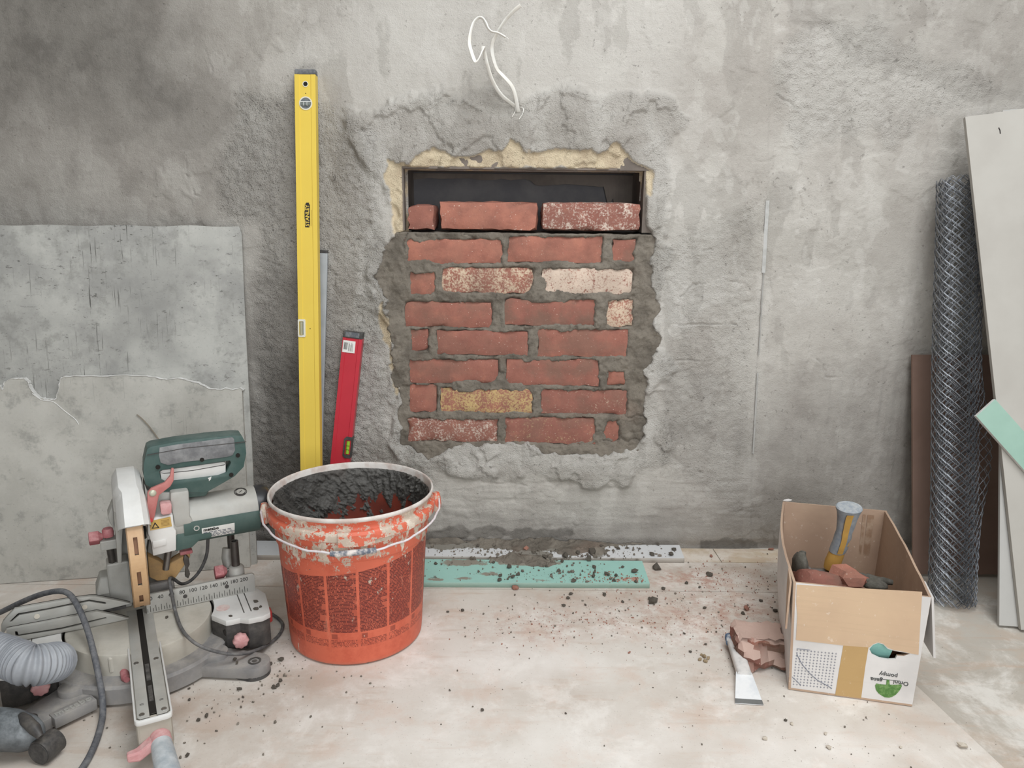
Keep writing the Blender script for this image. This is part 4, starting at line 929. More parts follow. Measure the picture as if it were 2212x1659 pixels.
def front_text(name, txt, px, py, size):
    c_ = np.array(on_front(*fpx(px, py), .0005)); xr_ = np.array(on_front(*fpx(px + 20, py + 3), .0005)) - np.array(on_front(*fpx(px, py), .0005)); xr_ = -xr_ / np.linalg.norm(xr_)
    n = np.array(nrm); yv = np.cross(n, xr_)
    put_text(name, txt, size, Matrix(((xr_[0], yv[0], n[0], c_[0]), (xr_[1], yv[1], n[1], c_[1]), (xr_[2], yv[2], n[2], c_[2]), (0, 0, 0, 1))), M_TXT, hs, bold=.0001)
front_text('maker_name', 'Omni', 1946, 1475, .0115); front_text('maker_name', 'gena', 1893, 1468, .0115); front_text('maker_name', 'pompy', 1919, 1458, .0115)
stick('print_line', [(1886, 1464.5), (1944, 1470.5), (1944, 1471.5), (1886, 1465.5)], M_TXT, .0003, .0005)
# hanging flaps at the two front corners
e = tfr - BO; dn = (fr2 - tfr) / np.linalg.norm(fr2 - tfr); sd = (tbr - tfr) / np.linalg.norm(tbr - tfr); outw = np.array([.96, -.25, 0])
b = MB(); b.add([tuple(e + sd * .0), tuple(e + sd * .065), tuple(e + sd * .06 + dn * .115 + outw * .014), tuple(e + sd * .004 + dn * .12 + outw * .022)] +
                [tuple(e + outw * .004), tuple(e + sd * .065 + outw * .004), tuple(e + sd * .06 + dn * .115 + outw * .018), tuple(e + sd * .004 + dn * .12 + outw * .026)],
                [(0, 1, 2, 3), (7, 6, 5, 4), (0, 4, 5, 1), (1, 5, 6, 2), (2, 6, 7, 3), (3, 7, 4, 0)]); b.build('torn_flap', M_WHITEC, bx, 0)
e = tfl - BO; sd = (tbl - tfl) / np.linalg.norm(tbl - tfl); dn = (fl_ - tfl) / np.linalg.norm(fl_ - tfl)
b = MB(); outl_ = [(0, 0), (.06, .0), (.055, .03), (.03, .06), (.012, .085), (.0, .095)]
b.plate(outl_, [], lambda p, q, d: tuple(e + sd * p + dn * q + np.array([-1, .1, 0]) * (d + .05 * q)), .003, .0065); b.build('torn_flap', M_KRAFT, bx, 0)
b = MB(); b.rock(tuple(tbl - BO + np.array([.01, 0, .003])), .009, 5, (1.4, .5, .4)); b.build('torn_paper', M_WHITEC, bx, 60)
tpx = [W(1868, 1110, -.262), W(1880, 1110, -.264), W(1868, 1225, -.268), W(1856, 1225, -.266)]
b = MB(); n_ = np.array([-.2, -.97, 0]); rt = tbr - BO
for s0, w_ in ((.028, .014), (.046, .006)):
    dx = (tbl - tbr) / np.linalg.norm(tbl - tbr); dz = np.array([0, 0, -1.0]); p0 = tbr - BO + dx * s0 + np.array([0, -.007, -.012])
    b.add([tuple(p0), tuple(p0 + dx * w_), tuple(p0 + dx * w_ + dz * .17), tuple(p0 + dz * .17)], [(0, 1, 2, 3)])
b.build('crumpled_tape', simple('old_brown_tape', srgb(150, 122, 100), .35, c2=srgb(190, 170, 150), scale=40), bx, 0)
# contents
def blobmesh(name, c, r, mat, sd, sub=3, amp=.22, fr=2.2):
    bm = bmesh.new(); bmesh.ops.create_icosphere(bm, subdivisions=sub, radius=1); co = np.array([v.co[:] for v in bm.verts])
    k = 1 + amp * fbm(co[:, 0] + co[:, 2] * .7, co[:, 1] - co[:, 2] * .6, fr, 4, sd) + amp * .5 * fbm(co[:, 0] - co[:, 2], co[:, 1] + co[:, 2], fr * 2.7, 3, sd + 1)
    for v, q, kk in zip(bm.verts, co, k): v.co = (q[0] * r[0] * kk, q[1] * r[1] * kk, max(q[2] * r[2] * kk, -r[2]))
    me = bpy.data.meshes.new(name); bm.to_mesh(me); bm.free(); me.shade_smooth(); return link(name, me, mat, None, c)
M_CLOTH = simple('dusty_dark_cloth', srgb(82, 80, 72), .95, c2=srgb(60, 58, 54), scale=30, bump=.6, dust=srgb(150, 144, 136), dustamt=.35)
M_RUB = simple('rubble', srgb(150, 120, 104), .95, c2=srgb(120, 104, 94), scale=20, bump=.6)
rb = blobmesh('rubble_heap', (.712, -.45, .062), (.088, .165, .058), M_RUB, 3, 4, .12); tag(rb, 'heap of grey rubble filling the bottom of the cardboard box', 'rubble', None, 'stuff')
def glove(name, label, c, r, sd, dirs):
    o = blobmesh(name, c, r, M_CLOTH, sd, 3, .18)
    b = MB()
    for (dx, dy, dz, l, rd) in dirs: b.tube([c, (c[0] + dx * l * .5, c[1] + dy * l * .5, c[2] + dz * l * .5 + .004), (c[0] + dx * l, c[1] + dy * l, c[2] + dz * l)], [rd, rd, rd * .7], 10)
    f = b.build('finger', M_CLOTH, o, 60); f.matrix_parent_inverse = Matrix.Translation(-Vector(c)); tag(o, label, 'glove'); return o
pL = W(1728, 1226, -.42); pR = W(1886, 1258, -.47)
glove('work_glove', 'dark dusty work glove standing up in the left of the cardboard box', tuple(pL), (.013, .03, .036), 8, [(.15, .1, 1, .036, .008)])
glove('work_glove', 'grey crumpled glove lying in the right of the cardboard box', tuple(pR), (.030, .03, .011), 9, [(-.9, -.3, .12, .052, .007), (-.8, .3, .25, .050, .007), (.9, -.2, .1, .04, .008)])
o = MB().add(*brick_mesh(.085, .10, .06, 55, 6, 4, 5, .004)).build('broken_brick', M_BRICK, None, 50)
o.location = tuple(W(1779, 1246, -.50) + np.array([0, .0, -.018])); o.rotation_euler = (-.55, .12, -.15)
for k, v in zip(('lime', 'yellow', 'orange', 'dirt'), (.05, 0, .25, .5)): o[k] = v
tag(o, 'dull red piece of brick in the cardboard box below the hammer handle', 'brick')
o = MB().rock((0, 0, 0), .036, 12, (1.1, .9, .8), 2).build('broken_brick', M_BRICK, None, 25); o.location = tuple(W(1832, 1250, -.47)); o['lime'] = .0; o['yellow'] = 0.; o['orange'] = 1.; o['dirt'] = .3
tag(o, 'small orange lump of brick in the cardboard box beside the grey glove', 'brick')
hp0, hp1 = W(1800, 1226, -.36), W(1835, 1094, -.40); hm_ = thing('hammer', 'hammer standing head down in the cardboard box, grey and yellow grip upwards', 'hammer', tuple(hp0))
hv = hp1 - hp0; hl = np.linalg.norm(hv); hv /= hl
hx = np.cross(np.array([0, 1.0, 0]), hv); hx /= np.linalg.norm(hx); hyv = np.cross(hv, hx)
def hloft(secs, n=24):
    b = MB(); vs = []
    for s, cx_, a, c_ in secs:
        for k in range(n):
            t_ = 2 * math.pi * k / n; vs.append(hv * (s * hl) + hx * (cx_ + a * math.cos(t_)) + hyv * (c_ * math.sin(t_)))
    m_ = len(secs); b.add(vs, [(i * n + k, i * n + (k + 1) % n, (i + 1) * n + (k + 1) % n, (i + 1) * n + k) for i in range(m_ - 1) for k in range(n)] + [tuple(range(n - 1, -1, -1)), tuple((m_ - 1) * n + k for k in range(n))]); return b
M_BLUEG = simple('blue_grey_rubber', srgb(134, 142, 150), .75, c2=srgb(170, 172, 172), scale=50, bump=.4, dust=srgb(208, 204, 198), dustamt=.5)
M_YTAN = simple('yellow_handle', srgb(208, 164, 86), .6, c2=srgb(192, 150, 84), scale=40, bump=.15)
hloft([(.0, -.004, .017, .014), (.1, -.004, .018, .015), (.3, .0, .0165, .014), (.42, .004, .0155, .0135)]).build('shaft', M_YTAN, hm_, 50)
hloft([(.28, -.001, .0175, .015), (.36, .001, .0185, .0155), (.44, .001, .0165, .0145), (.52, .003, .0185, .0155), (.6, .003, .017, .0145), (.7, .003, .019, .016), (.8, .002, .0205, .017), (.9, .001, .0235, .019), (.96, .0, .027, .021), (.985, .0, .028, .022), (1.0, .0, .026, .020)]).build('grip', M_BLUEG, hm_, 50)
b = MB(); vs = []
for s, cx_, w_, off in ((.30, -.002, .006, -.0160), (.5, .0, .006, -.0160), (.7, -.002, .0065, -.0165), (.9, -.004, .0075, -.0195), (.95, -.004, .0075, -.0215)):
    for sg in (-1, 1): vs.append(hv * (s * hl) + hx * (cx_ + sg * w_) + hyv * off)
dsg = 1 if (hyv @ np.array([0, -1, 0])) > 0 else -1
vs = [v if dsg < 0 else v - 2 * hyv * (v @ hyv) for v in vs]
b.add(vs, [(2 * k, 2 * k + 1, 2 * k + 3, 2 * k + 2) for k in range(4)]); b.add([v - hyv * dsg * .004 for v in vs], [(2 * k, 2 * k + 1, 2 * k + 3, 2 * k + 2) for k in range(4)]); b.build('grip_inlay', M_YTAN, hm_, 50)
b = MB(); c_ = -hv * .02; b.cyl(c_ - hx * .055, c_ + hx * .05, .014, n=16); b.cyl(c_ - hx * .068, c_ - hx * .05, .018, n=16); b.build('hammer_head', simple('steel_head', srgb(150, 148, 146), .35, .8, scale=30), hm_, 40)
q = on_front(*fpx(1905, 1407), -.02); b = MB(); d1 = np.array(on_front(*fpx(1925, 1409), -.02)) - np.array(q); d1 /= np.linalg.norm(d1)
b.box((-.022, -.006, -.03), (.022, .006, .012)); o = b.build('plasterboard_piece', simple('turquoise_paper', srgb(150, 206, 196), .8, scale=20), None, 0, .0008); o.location = tuple(np.array(q) + BO); o.rotation_euler = (.25, .15, math.atan2(d1[1], d1[0]))
tag(o, 'bit of turquoise plasterboard showing through the torn hole in the box', 'board offcut')

# ---- broken brick and filling knife on the floor beside the box
bq = F(1650, 1416); o = MB().add(*brick_mesh(.105, .10, .058, 77, 10, 6, 8, .003)).build('half_brick', M_BRICK, None, 50)
me = o.data
for v in me.vertices:                                                     # the near end is a ragged break
    y = v.co.y
    if y < .02: v.co.y += .010 * math.sin(v.co.x * 70) + .007 * math.sin(v.co.z * 160 + v.co.x * 60) + (.028 * (v.co.z + .03) / .06 if v.co.z > -.03 else 0) + .004 * math.sin(v.co.x * 190 + v.co.z * 90)
b0, b1 = F(1614, 1455), F(1690, 1452); o.location = ((b0[0] + b1[0]) / 2, b0[1] + .004, .0300); o.rotation_euler = (0, 0, -.06); me.set_sharp_from_angle(angle=math.radians(22))
for k, v in zip(('lime', 'yellow', 'orange', 'dirt'), (.1, 0, .0, 1.0)): o[k] = v
o['dust'] = .95
tag(o, 'broken half brick with dusty top lying on the floor against the box', 'brick')
kn = thing('filling_knife', 'white plastered filling knife with spattered blue handle end, lying left of the broken brick', 'filling knife', tuple(F(1605, 1455)))
KO = F(1605, 1455)
ka, kb, kc = F(1583, 1378, .022), F(1606, 1452, .016), F(1622, 1522, .001)
ku = kb - ka; ku /= np.linalg.norm(ku); kside = np.cross(ku, (0, 0, 1.0)); kside /= np.linalg.norm(kside)
def kpt(p, s, dz): return tuple(np.array(p) + kside * s + np.array([0, 0, dz]) - KO)
M_KW = simple('plaster_caked_handle', srgb(214, 210, 206), .8, c2=srgb(176, 176, 174), scale=40, bump=.6); M_KB = simple('spattered_blue_end', srgb(66, 92, 122), .6, c2=srgb(206, 208, 210), scale=70, amt=1, bump=.3)
pt = lambda t_: ka + (kb - ka) * t_
b = MB(); b.tube([tuple(pt(t_) - KO) for t_ in (.12, .2, .4, .6, .8, .92, 1.0, 1.08)], 1, 14, flat=(.014, .009)); b.build('handle', M_KW, kn, 50)
b = MB(); b.tube([tuple(pt(t_) - KO) for t_ in (-.02, .0, .06, .14)], 1, 14, flat=(.0165, .0105)); eb = b.build('handle_end', M_KB, kn, 50)
MB().cyl(tuple(pt(.06) - KO + np.array([0, 0, .008])), tuple(pt(.06) - KO + np.array([0, 0, .0112])), .0035, n=12).build('hanging_hole', M_DARKHOLE, eb, 0)
b = MB(); nrmz = .0011
w0, w1 = .015, .029; a_ = pt(1.02)
top_ = [kpt(a_, -w0, .002), kpt(a_, w0, .002), kpt(kc, w1, nrmz), kpt(kc, -w1 * .8, nrmz)]; bot_ = [(x, y, z - .0012) for x, y, z in top_]
b.add(top_ + bot_, [(0, 1, 2, 3), (7, 6, 5, 4), (0, 4, 5, 1), (1, 5, 6, 2), (2, 6, 7, 3), (3, 7, 4, 0)]); b.build('blade', simple('plastered_blade', srgb(226, 226, 226), .6, .1, c2=srgb(200, 204, 208), scale=30, bump=.2), kn, 0)
b = MB(); t0, t1, t2_, t3 = [np.array(q) for q in top_]; lo_, hi_ = .86, 1.0
q4 = [t1 + (t2_ - t1) * lo_, t2_, t3, t0 + (t3 - t0) * lo_]; b.add([tuple(q + np.array([0, 0, .0004])) for q in q4], [(0, 1, 2, 3)]); b.build('blade_edge', simple('worn_steel', srgb(140, 142, 142), .35, .7, scale=30), kn, 0)

# ---- boards, mesh and hardboard leaning at the right
M_GYPB = simple('grey_plasterboard_paper', srgb(174, 170, 163), .85, c2=srgb(164, 159, 152), scale=4, amt=.7, bump=.06)
M_GYPB2 = simple('neutral_plasterboard_paper', srgb(178, 176, 172), .85, c2=srgb(168, 166, 162), scale=5, amt=.7, bump=.06)  # neutral grey paper of the second board
Pb, Pt = F(2206, 1364), W(2085, 252, -.10); Pb[2] = .0
uA = W(2212, 238, -.10) - Pt; uA[1] = -.018; vA = Pt - Pb; vA /= np.linalg.norm(vA); uA -= vA * (uA @ vA); uA /= np.linalg.norm(uA); nA = np.cross(uA, vA)
if nA[1] > 0: nA = -nA
Lp = float((Pt - Pb) @ vA)
def slab(name, o, u, v, n, outline, th, mat, label, cat, edge=None):
    """outline in the plane of u, v; o on the face towards the room"""
    M = frame_u(o, u, v); b = MB(); b.plate(outline, [], lambda p, q, d: (p, d, q), 0, th); ob = b.build(name, mat, None, 0, .0006); ob.matrix_world = M
    return tag(ob, label, cat)
slab('plasterboard', Pb, uA, vA, nA, [(0, .003), (.42, .003), (.42, Lp + .004), (.062, Lp + .001), (.0605, Lp - .0005), (0, Lp)], .0125, M_GYPB, 'tall pale plasterboard at the right edge, leaning in front of the mesh roll', 'plasterboard')
b = MB(); cpt = [np.array([.0665, -.0004, Lp - .035]), np.array([.0685, -.0004, Lp - .041]), np.array([.0685, -.0004, Lp - .049])]
plA = bpy.data.objects['plasterboard']; b.tube([tuple(q) for q in cpt], .0011, 6).build('nick', M_INK, plA, 60)
Pb2 = F(2160, 1355) ; off = ((Pb2 - Pb) @ nA); Pb2 = Pb2 + nA * (-.0135 - off); Pb2[2] = 0
Pt2 = W(2166, 238, -.085); o2b = Pb2.copy(); vB = Pt2 - Pb2; LB = np.linalg.norm(vB); vB /= LB; uB = uA - vB * (uA @ vB); uB /= np.linalg.norm(uB)
slab('plasterboard', o2b, uB, vB, nA, [(0, .002), (.3, .002), (.3, LB), (.022, LB + .002), (0, LB)], .0095, M_GYPB2, 'second plasterboard whose narrow grey foot shows left of the tall pale one', 'plasterboard')
def onA(px, py, d):
    q = ray(px, py); n = nA; t = ((Pb + n * d - CAM) @ n) / (q @ n); p = CAM + q * t - Pb; return p @ uA, p @ vA
c1, c2 = np.array(onA(2109, 899, .0145)), np.array(onA(2150, 862, .0145)); e1 = np.array(onA(2212, 1015, .0145)) - c1; e1 /= np.linalg.norm(e1)
LGs = float((c1[1] - .004) / -e1[1])
gs = slab('plasterboard_strip', Pb + nA * .0140, uA, vA, nA, [tuple(c1), tuple(c1 + e1 * LGs), tuple(c2 + e1 * LGs), tuple(c2)], .0125, simple('pale_green_paper', srgb(148, 178, 164), .8, c2=srgb(138, 168, 154), scale=9, bump=.08), 'pale green plasterboard strip leaning slantwise against the tall pale plasterboard', 'board offcut')
gs.data.materials.append(M_GYP)
for p in gs.data.polygons:
    if abs(p.normal.y) < .5: p.material_index = 1
h0, h1 = W(1971, 766, -.022), F(1973, 1243); hv_ = h0 - h1; LH = np.linalg.norm(hv_); hv_ /= LH; h1[2] = .0
hu = np.array([1, -.02, 0]); hu -= hv_ * (hu @ hv_); hu /= np.linalg.norm(hu)
M_HARD = simple('brown_hardboard', srgb(128, 104, 92), .8, c2=srgb(112, 88, 76), scale=6, bump=.1)
slab('hardboard_sheet', h1, hu, hv_, None, [(0, .003), (.30, .003), (.30, LH), (0, LH)], .008, M_HARD, 'brown hardboard sheet leaning on the wall behind the mesh roll', 'board')
# a second narrower strip makes the double left edge of the hardboard
# wire mesh roll: a spiral of diamond netting
M_GALV = NT('galvanised_wire'); g = M_GALV; gn = g.noise(60, 4, .6); g.col(g.mix(g.ramp(gn, .4, .65), srgb(146, 149, 154), srgb(108, 110, 114))); g.set(Metallic=.75); g.rough(.48); M_GALV = g.m
r_b, r_t = np.array(F(2056, 1300)), np.array(W(2073, 388, -.066)); r_b[2] = -.003
ax_ = r_t - r_b; LM = np.linalg.norm(ax_); ax_ /= LM
roll = thing('mesh_roll', 'upright roll of galvanised diamond wire mesh leaning before the brown hardboard', 'wire mesh', tuple(r_b)); roll.matrix_world = frame_u(r_b, (1, .0, 0), ax_)
def netting(name, turns0, turns1, r_of, tilt, wire, skip=None):
    pitch, wid = .0255, .0142; L_ = 0; th0 = turns0 * 2 * math.pi; th1 = turns1 * 2 * math.pi
    ths = [th0]
    while ths[-1] < th1: ths.append(ths[-1] + wid / r_of(ths[-1], .5))
    nz_ = int(LM / (pitch / 2)); V = []; Fc = []
    for i in range(0, len(ths) - 1):
        base = len(V); pr = []
        for k in range(nz_ + 1):
            a = ths[i] + (ths[i + 1] - ths[i]) * (.06 if (k + i) % 2 == 0 else .94); z = k * LM / nz_; r = r_of(a, z / LM) + .0010 * (1 if k % 2 else -1)
            pr.append((r * math.cos(a), r * math.sin(a), z + .001 * math.sin(a * 5)))
        for k, p in enumerate(pr):
            p = np.array(p); rad = np.array([p[0], p[1], 0]); rad /= np.linalg.norm(rad) + 1e-9; tan = np.array([-rad[1], rad[0], 0])
            for c_, s_ in ((1, 0), (-.5, .87), (-.5, -.87)): V.append(tuple(p + tan * wire * c_ + rad * wire * s_))
        for k in range(nz_):
            o_ = base + k * 3
            for s_ in range(3): Fc.append((o_ + s_, o_ + (s_ + 1) % 3, o_ + 3 + (s_ + 1) % 3, o_ + 3 + s_))
    me = bpy.data.meshes.new(name); me.from_pydata(V, [], Fc); o = link(name, me, M_GALV, roll); o['kind'] = 'stuff'; return o
rj = lambda a, z: .024 + .0040 * a / (2 * math.pi) * 1.45 + .0015 * math.sin(z * 9 + a)
netting('netting', 0, 4.86, rj, 0, .00115)
T0, T1 = 4.86 * 2 * math.pi, 5.05 * 2 * math.pi
def flare(a, z): return rj(T0, z) + .0015 + -.002 + .042 * float(sst(T0, T1, a)) * float(np.exp(-((z - .36) / .15) ** 2))
netting('loose_netting', 4.86, 5.05, flare, 0, .0010)

# ---- two flat cables hanging out of the wall above the opening
M_CABLE = simple('white_cable_sheath', srgb(232, 230, 224), .45, c2=srgb(214, 206, 194), scale=25, amt=.5, bump=.05)
def cz(zx, zy): return 940 + zx / 6.143, zy / 6.143
def cable(name, label, pts, wires):
    P = [W(*cz(a, b), -d) for a, b, d, t in pts]; S = spline(P, 8); tw = np.interp(np.linspace(0, len(pts) - 1, len(S)), range(len(pts)), [t for *_, t in pts])
    o = MB().tube(S, 1, 12, flat=(.0044, .0019), twist=list(tw)).build(name, M_CABLE, None, 60); tag(o, label, 'cable')
    for w_ in wires: MB().tube(spline([W(*cz(a, b), -d) for a, b, d in w_], 4), .0009, 6).build('wire_core', M_CABLE, o, 60)
    return o
cable('wall_cable', 'left of two flat white cables from the wall, ending in a curl', [(1075, 1450, -.006, .3), (1040, 1395, .008, .3), (880, 1262, .03, .3), (765, 1080, .045, .2), (700, 890, .055, .1), (665, 745, .06, .1), (652, 660, .066, .1), (640, 622, .078, .3), (615, 690, .088, 1.3), (580, 775, .09, 1.5), (545, 818, .09, 1.2), (520, 800, .09, .5), (480, 690, .092, .3), (452, 570, .09, .5), (468, 430, .085, 1.2), (505, 310, .08, 1.4), (555, 248, .08, 1.4), (600, 232, .082, 1.3), (640, 255, .085, 1.0), (672, 312, .088, .6), (705, 378, .09, 1.0), (755, 420, .092, 1.3), (820, 432, .094, 1.4), (870, 455, .095, 1.3), (932, 492, .095, 1.3)], [[(930, 490, .095), (955, 500, .096), (972, 520, .097)], [(1060, 1420, .006), (1060, 1480, .012), (1020, 1550, .016)]])
cable('wall_cable', 'right of two flat white cables from the wall, straight end pointing up', [(1110, 1500, -.006, .2), (1100, 1470, .010, .2), (1080, 1350, .024, .2), (1050, 1222, .034, .3), (1005, 1125, .04, .6), (905, 1012, .046, .9), (825, 925, .05, 1.0), (778, 805, .055, .9), (752, 660, .06, .6), (765, 555, .066, .7), (812, 460, .072, 1.1), (860, 370, .08, 1.2), (950, 243, .09, .9), (1050, 140, .1, .6), (1135, 70, .105, .5)], [[(1130, 1430, .004), (1170, 1440, .014), (1160, 1510, .018), (1115, 1580, .02)]])

# ---- crumbs of mortar and brick
M_CRUMB = mortar_mat('dry_mortar_crumb'); M_BCR = simple('brick_crumb', srgb(160, 114, 98), .95, c2=srgb(136, 100, 88), scale=60, bump=.4)
M_PALE = simple('pale_pebble', srgb(196, 186, 172), .9, c2=srgb(170, 158, 144), scale=60, bump=.3)
def zz4(a, b): return 900 + a / 2.765, 1120 + b / 2.765
protos = {}
def lump(name, label, cat, group, px, py, d, mat, z=0.0, sq=(1, 1, .7)):
    key = (mat.name, random.randrange(6), sq)
    q = F(px, py, z + .002); dep = float((q - CAM) @ FWD); r = d * .5 * dep / FPX
    if key not in protos:
        mb = MB().rock((0, 0, 0), 1.0, abs(hash(key[1:2])) % 999 + key[1] * 7, (sq[0] * (.75 + .12 * key[1]), sq[1], sq[2]), 1, .48); o = mb.build(name, mat, None, 20); protos[key] = o
    else:
        o = protos[key].copy(); o.name = name; COL.objects.link(o)
    for k_ in list(o.keys()):
        if k_ in ('label', 'group', 'category'): del o[k_]
    o.location = (q[0], q[1], z + r * sq[2] * .75); o.scale = (r, r, r); o.rotation_euler = (0, 0, random.uniform(0, 6.28)); tag(o, label, cat, group); return o
ZS = .0135
for a, b, d in [(550, 290, 13), (575, 348, 12), (605, 335, 9), (500, 340, 9), (495, 368, 11), (1055, 345, 12), (1140, 335, 13), (1190, 340, 10), (1300, 320, 14), (1180, 368, 10), (1310, 378, 9), (850, 310, 10), (775, 285, 8), (870, 255, 9), (1060, 290, 10), (1230, 290, 8), (805, 340, 9), (935, 372, 13), (1060, 322, 7), (990, 312, 6), (460, 262, 8), (115, 270, 9)]:
    lump('mortar_crumb', 'small dark crumb of mortar fallen on the turquoise plasterboard strip', 'mortar crumb', 'crumbs on the turquoise strip', *zz4(a, b), d, M_CRUMB, ZS)
for a, b, d in [(890, 225, 18), (1030, 245, 17), (960, 205, 12), (1055, 205, 20), (770, 235, 13), (1205, 180, 10), (1520, 215, 13), (1405, 215, 12), (1440, 155, 9), (1535, 185, 10), (1160, 130, 8), (1105, 165, 9), (365, 165, 8), (150, 130, 8), (1260, 175, 6), (1330, 180, 6)]:
    lump('mortar_crumb', 'dark lump of mortar fallen on the white plasterboard strip', 'mortar crumb', 'lumps on the white strip', *zz4(a, b), d, M_CRUMB, ZS)
for a, b, d in [(1430, 300, 24), (1415, 500, 21), (1395, 480, 10), (1755, 340, 14), (1740, 328, 9), (1125, 455, 10), (920, 450, 9), (905, 475, 9), (880, 520, 9), (275, 548, 9), (185, 555, 6), (1230, 497, 7), (1010, 515, 6), (1950, 565, 10), (2020, 772, 9), (1635, 795, 7), (1690, 410, 7), (1720, 535, 8), (1600, 685, 6), (1610, 385, 9), (1470, 420, 10), (2140, 550, 10), (2055, 490, 8), (1725, 750, 6)]:
    lump('mortar_crumb', 'dark crumb of mortar on the bare floor right of the bucket', 'mortar crumb', 'crumbs on the floor right of the bucket', *zz4(a, b), d, M_CRUMB)
for px, py, d in [(446, 1546, 13), (428, 1555, 11), (405, 1631, 13), (592, 1484, 13), (605, 1470, 10), (518, 1488, 11), (408, 1511, 8), (525, 1505, 7), (585, 1434, 11), (608, 1425, 13), (600, 1480, 10), (1042, 1533, 9), (972, 1490, 5), (408, 1487, 6), (1222, 1540, 5)]:
    lump('mortar_crumb', 'dark crumb of mortar on the floor between mitre saw and bucket front', 'mortar crumb', 'crumbs before the saw and bucket', px, py, d, M_CRUMB)
for px, py, d in [(1521, 1418, 12), (1530, 1422, 10), (1512, 1424, 9), (1524, 1428, 10), (1516, 1414, 8)]:
    lump('mortar_crumb', 'ochre crumb in the little pile left of the filling knife', 'mortar crumb', 'pile of crumbs beside the knife', px, py, d, simple('ochre_crumb', srgb(150, 132, 106), .95, scale=50))
for a, b, d in [(590, 418, 20), (655, 180, 18), (1970, 540, 22), (1760, 225, 12), (1985, 668, 12), (1270, 800, 8), (2115, 185, 12)]:
    lump('brick_crumb', ['red chip of brick at the front edge of the turquoise strip', 'red chip of brick in the mortar on the white strip', 'long red chip of brick on the floor left of the box', 'red chip of brick behind the dust, near the wall', 'small red chip of brick above the knife handle', 'tiny red chip of brick alone on the mid floor', 'brown lump at the back left foot of the box'][[590, 655, 1970, 1760, 1985, 1270, 2115].index(a)], 'brick chip', None, *zz4(a, b), d, M_BCR, ZS if a == 655 else 0, (1, .6, .5))
for px, py, d, lb_ in [(2080, 1612, 20, 'large pale stone on the floor at the lower right'), (1790, 1615, 12, 'pale pebble in front of the box near the lower edge'), (1652, 1595, 11, 'pale pebble below the knife'), (1710, 1563, 8, 'tiny pale pebble before the left corner of the box'), (1783, 1584, 8, 'tiny pale pebble under the middle of the box front'), (1697, 1555, 7, 'tiny dark pebble before the left corner of the box'), (1945, 1613, 8, 'pale pebble in front of the box on its right')]:
    lump('pebble', lb_, 'pebble', None, px, py, d, M_CRUMB if 'dark' in lb_ else M_PALE)
def scatter(name, label, mat, spots, parent=None):
    rs = np.random.default_rng(17); b = MB(); bm = bmesh.new(); bmesh.ops.create_icosphere(bm, subdivisions=1, radius=1); iv = np.array([v.co[:] for v in bm.verts]); jf = [tuple(v.index for v in f.verts) for f in bm.faces]; bm.free()
    iv12 = iv; 
    for px, py, rx, ry, n, r0, r1, z in spots:
        c = F(px, py, z)
        for _ in range(n):
            x, y = c[0] + rs.normal() * rx, c[1] + rs.normal() * ry
            if y > -.008 and z == 0: continue
            if z > 0 and not (-.232 < y < -.015 and x < .44): continue
            if z > 0 and y < -.095 and x > .33: continue
            if z == 0 and -.24 < y and x < .46: continue
            r = r0 + (r1 - r0) * rs.random() ** 3; s_ = rs.uniform(.6, 1.3, 3) * r; k = 1 + rs.uniform(-.3, .3, len(iv))[:, None]
            b.add((iv * k * s_ + np.array([x, y, z + s_[2] * .5])).tolist(), jf)
    o = b.build(name, mat, parent, 0); tag(o, label, 'debris', None, 'stuff'); return o
scatter('mortar_grit', 'fine dark mortar grit strewn over the two plasterboard strips', M_CRUMB, [(1000, 1190, .2, .04, 260, .0006, .004, ZS), (1160, 1190, .14, .04, 340, .0008, .006, ZS), (1180, 1240, .12, .03, 160, .0006, .004, ZS), (1330, 1190, .12, .03, 120, .0006, .004, ZS)])
scatter('floor_grit', 'fine dark grit strewn over the floor around the bucket, saw and box', M_CRUMB, [(1500, 1300, .25, .1, 380, .0005, .0026, 0), (1200, 1340, .25, .06, 160, .0005, .0025, 0), (480, 1500, .16, .08, 200, .0005, .003, 0), (600, 1440, .05, .06, 60, .0006, .003, 0), (1600, 1420, .18, .12, 160, .0005, .0022, 0), (1300, 1500, .5, .2, 150, .0004, .0018, 0), (1900, 1600, .3, .1, 60, .0004, .0022, 0), (580, 1240, .05, .05, 40, .0006, .003, 0)])
scatter('brick_grit', 'fine red brick grit strewn over the floor left of the box', M_BCR, [(1500, 1250, .14, .06, 700, .0004, .0020, 0), (1560, 1340, .2, .08, 420, .0004, .0018, 0), (1250, 1340, .12, .03, 110, .0005, .0024, 0), (1140, 1370, .1, .05, 60, .0005, .002, 0)])
scatter('brick_grit', 'fine red brick grit on the right end of the turquoise strip', M_BCR, [(1350, 1252, .06, .02, 260, .0005, .0026, ZS), (1250, 1258, .1, .012, 90, .0005, .002, ZS)])
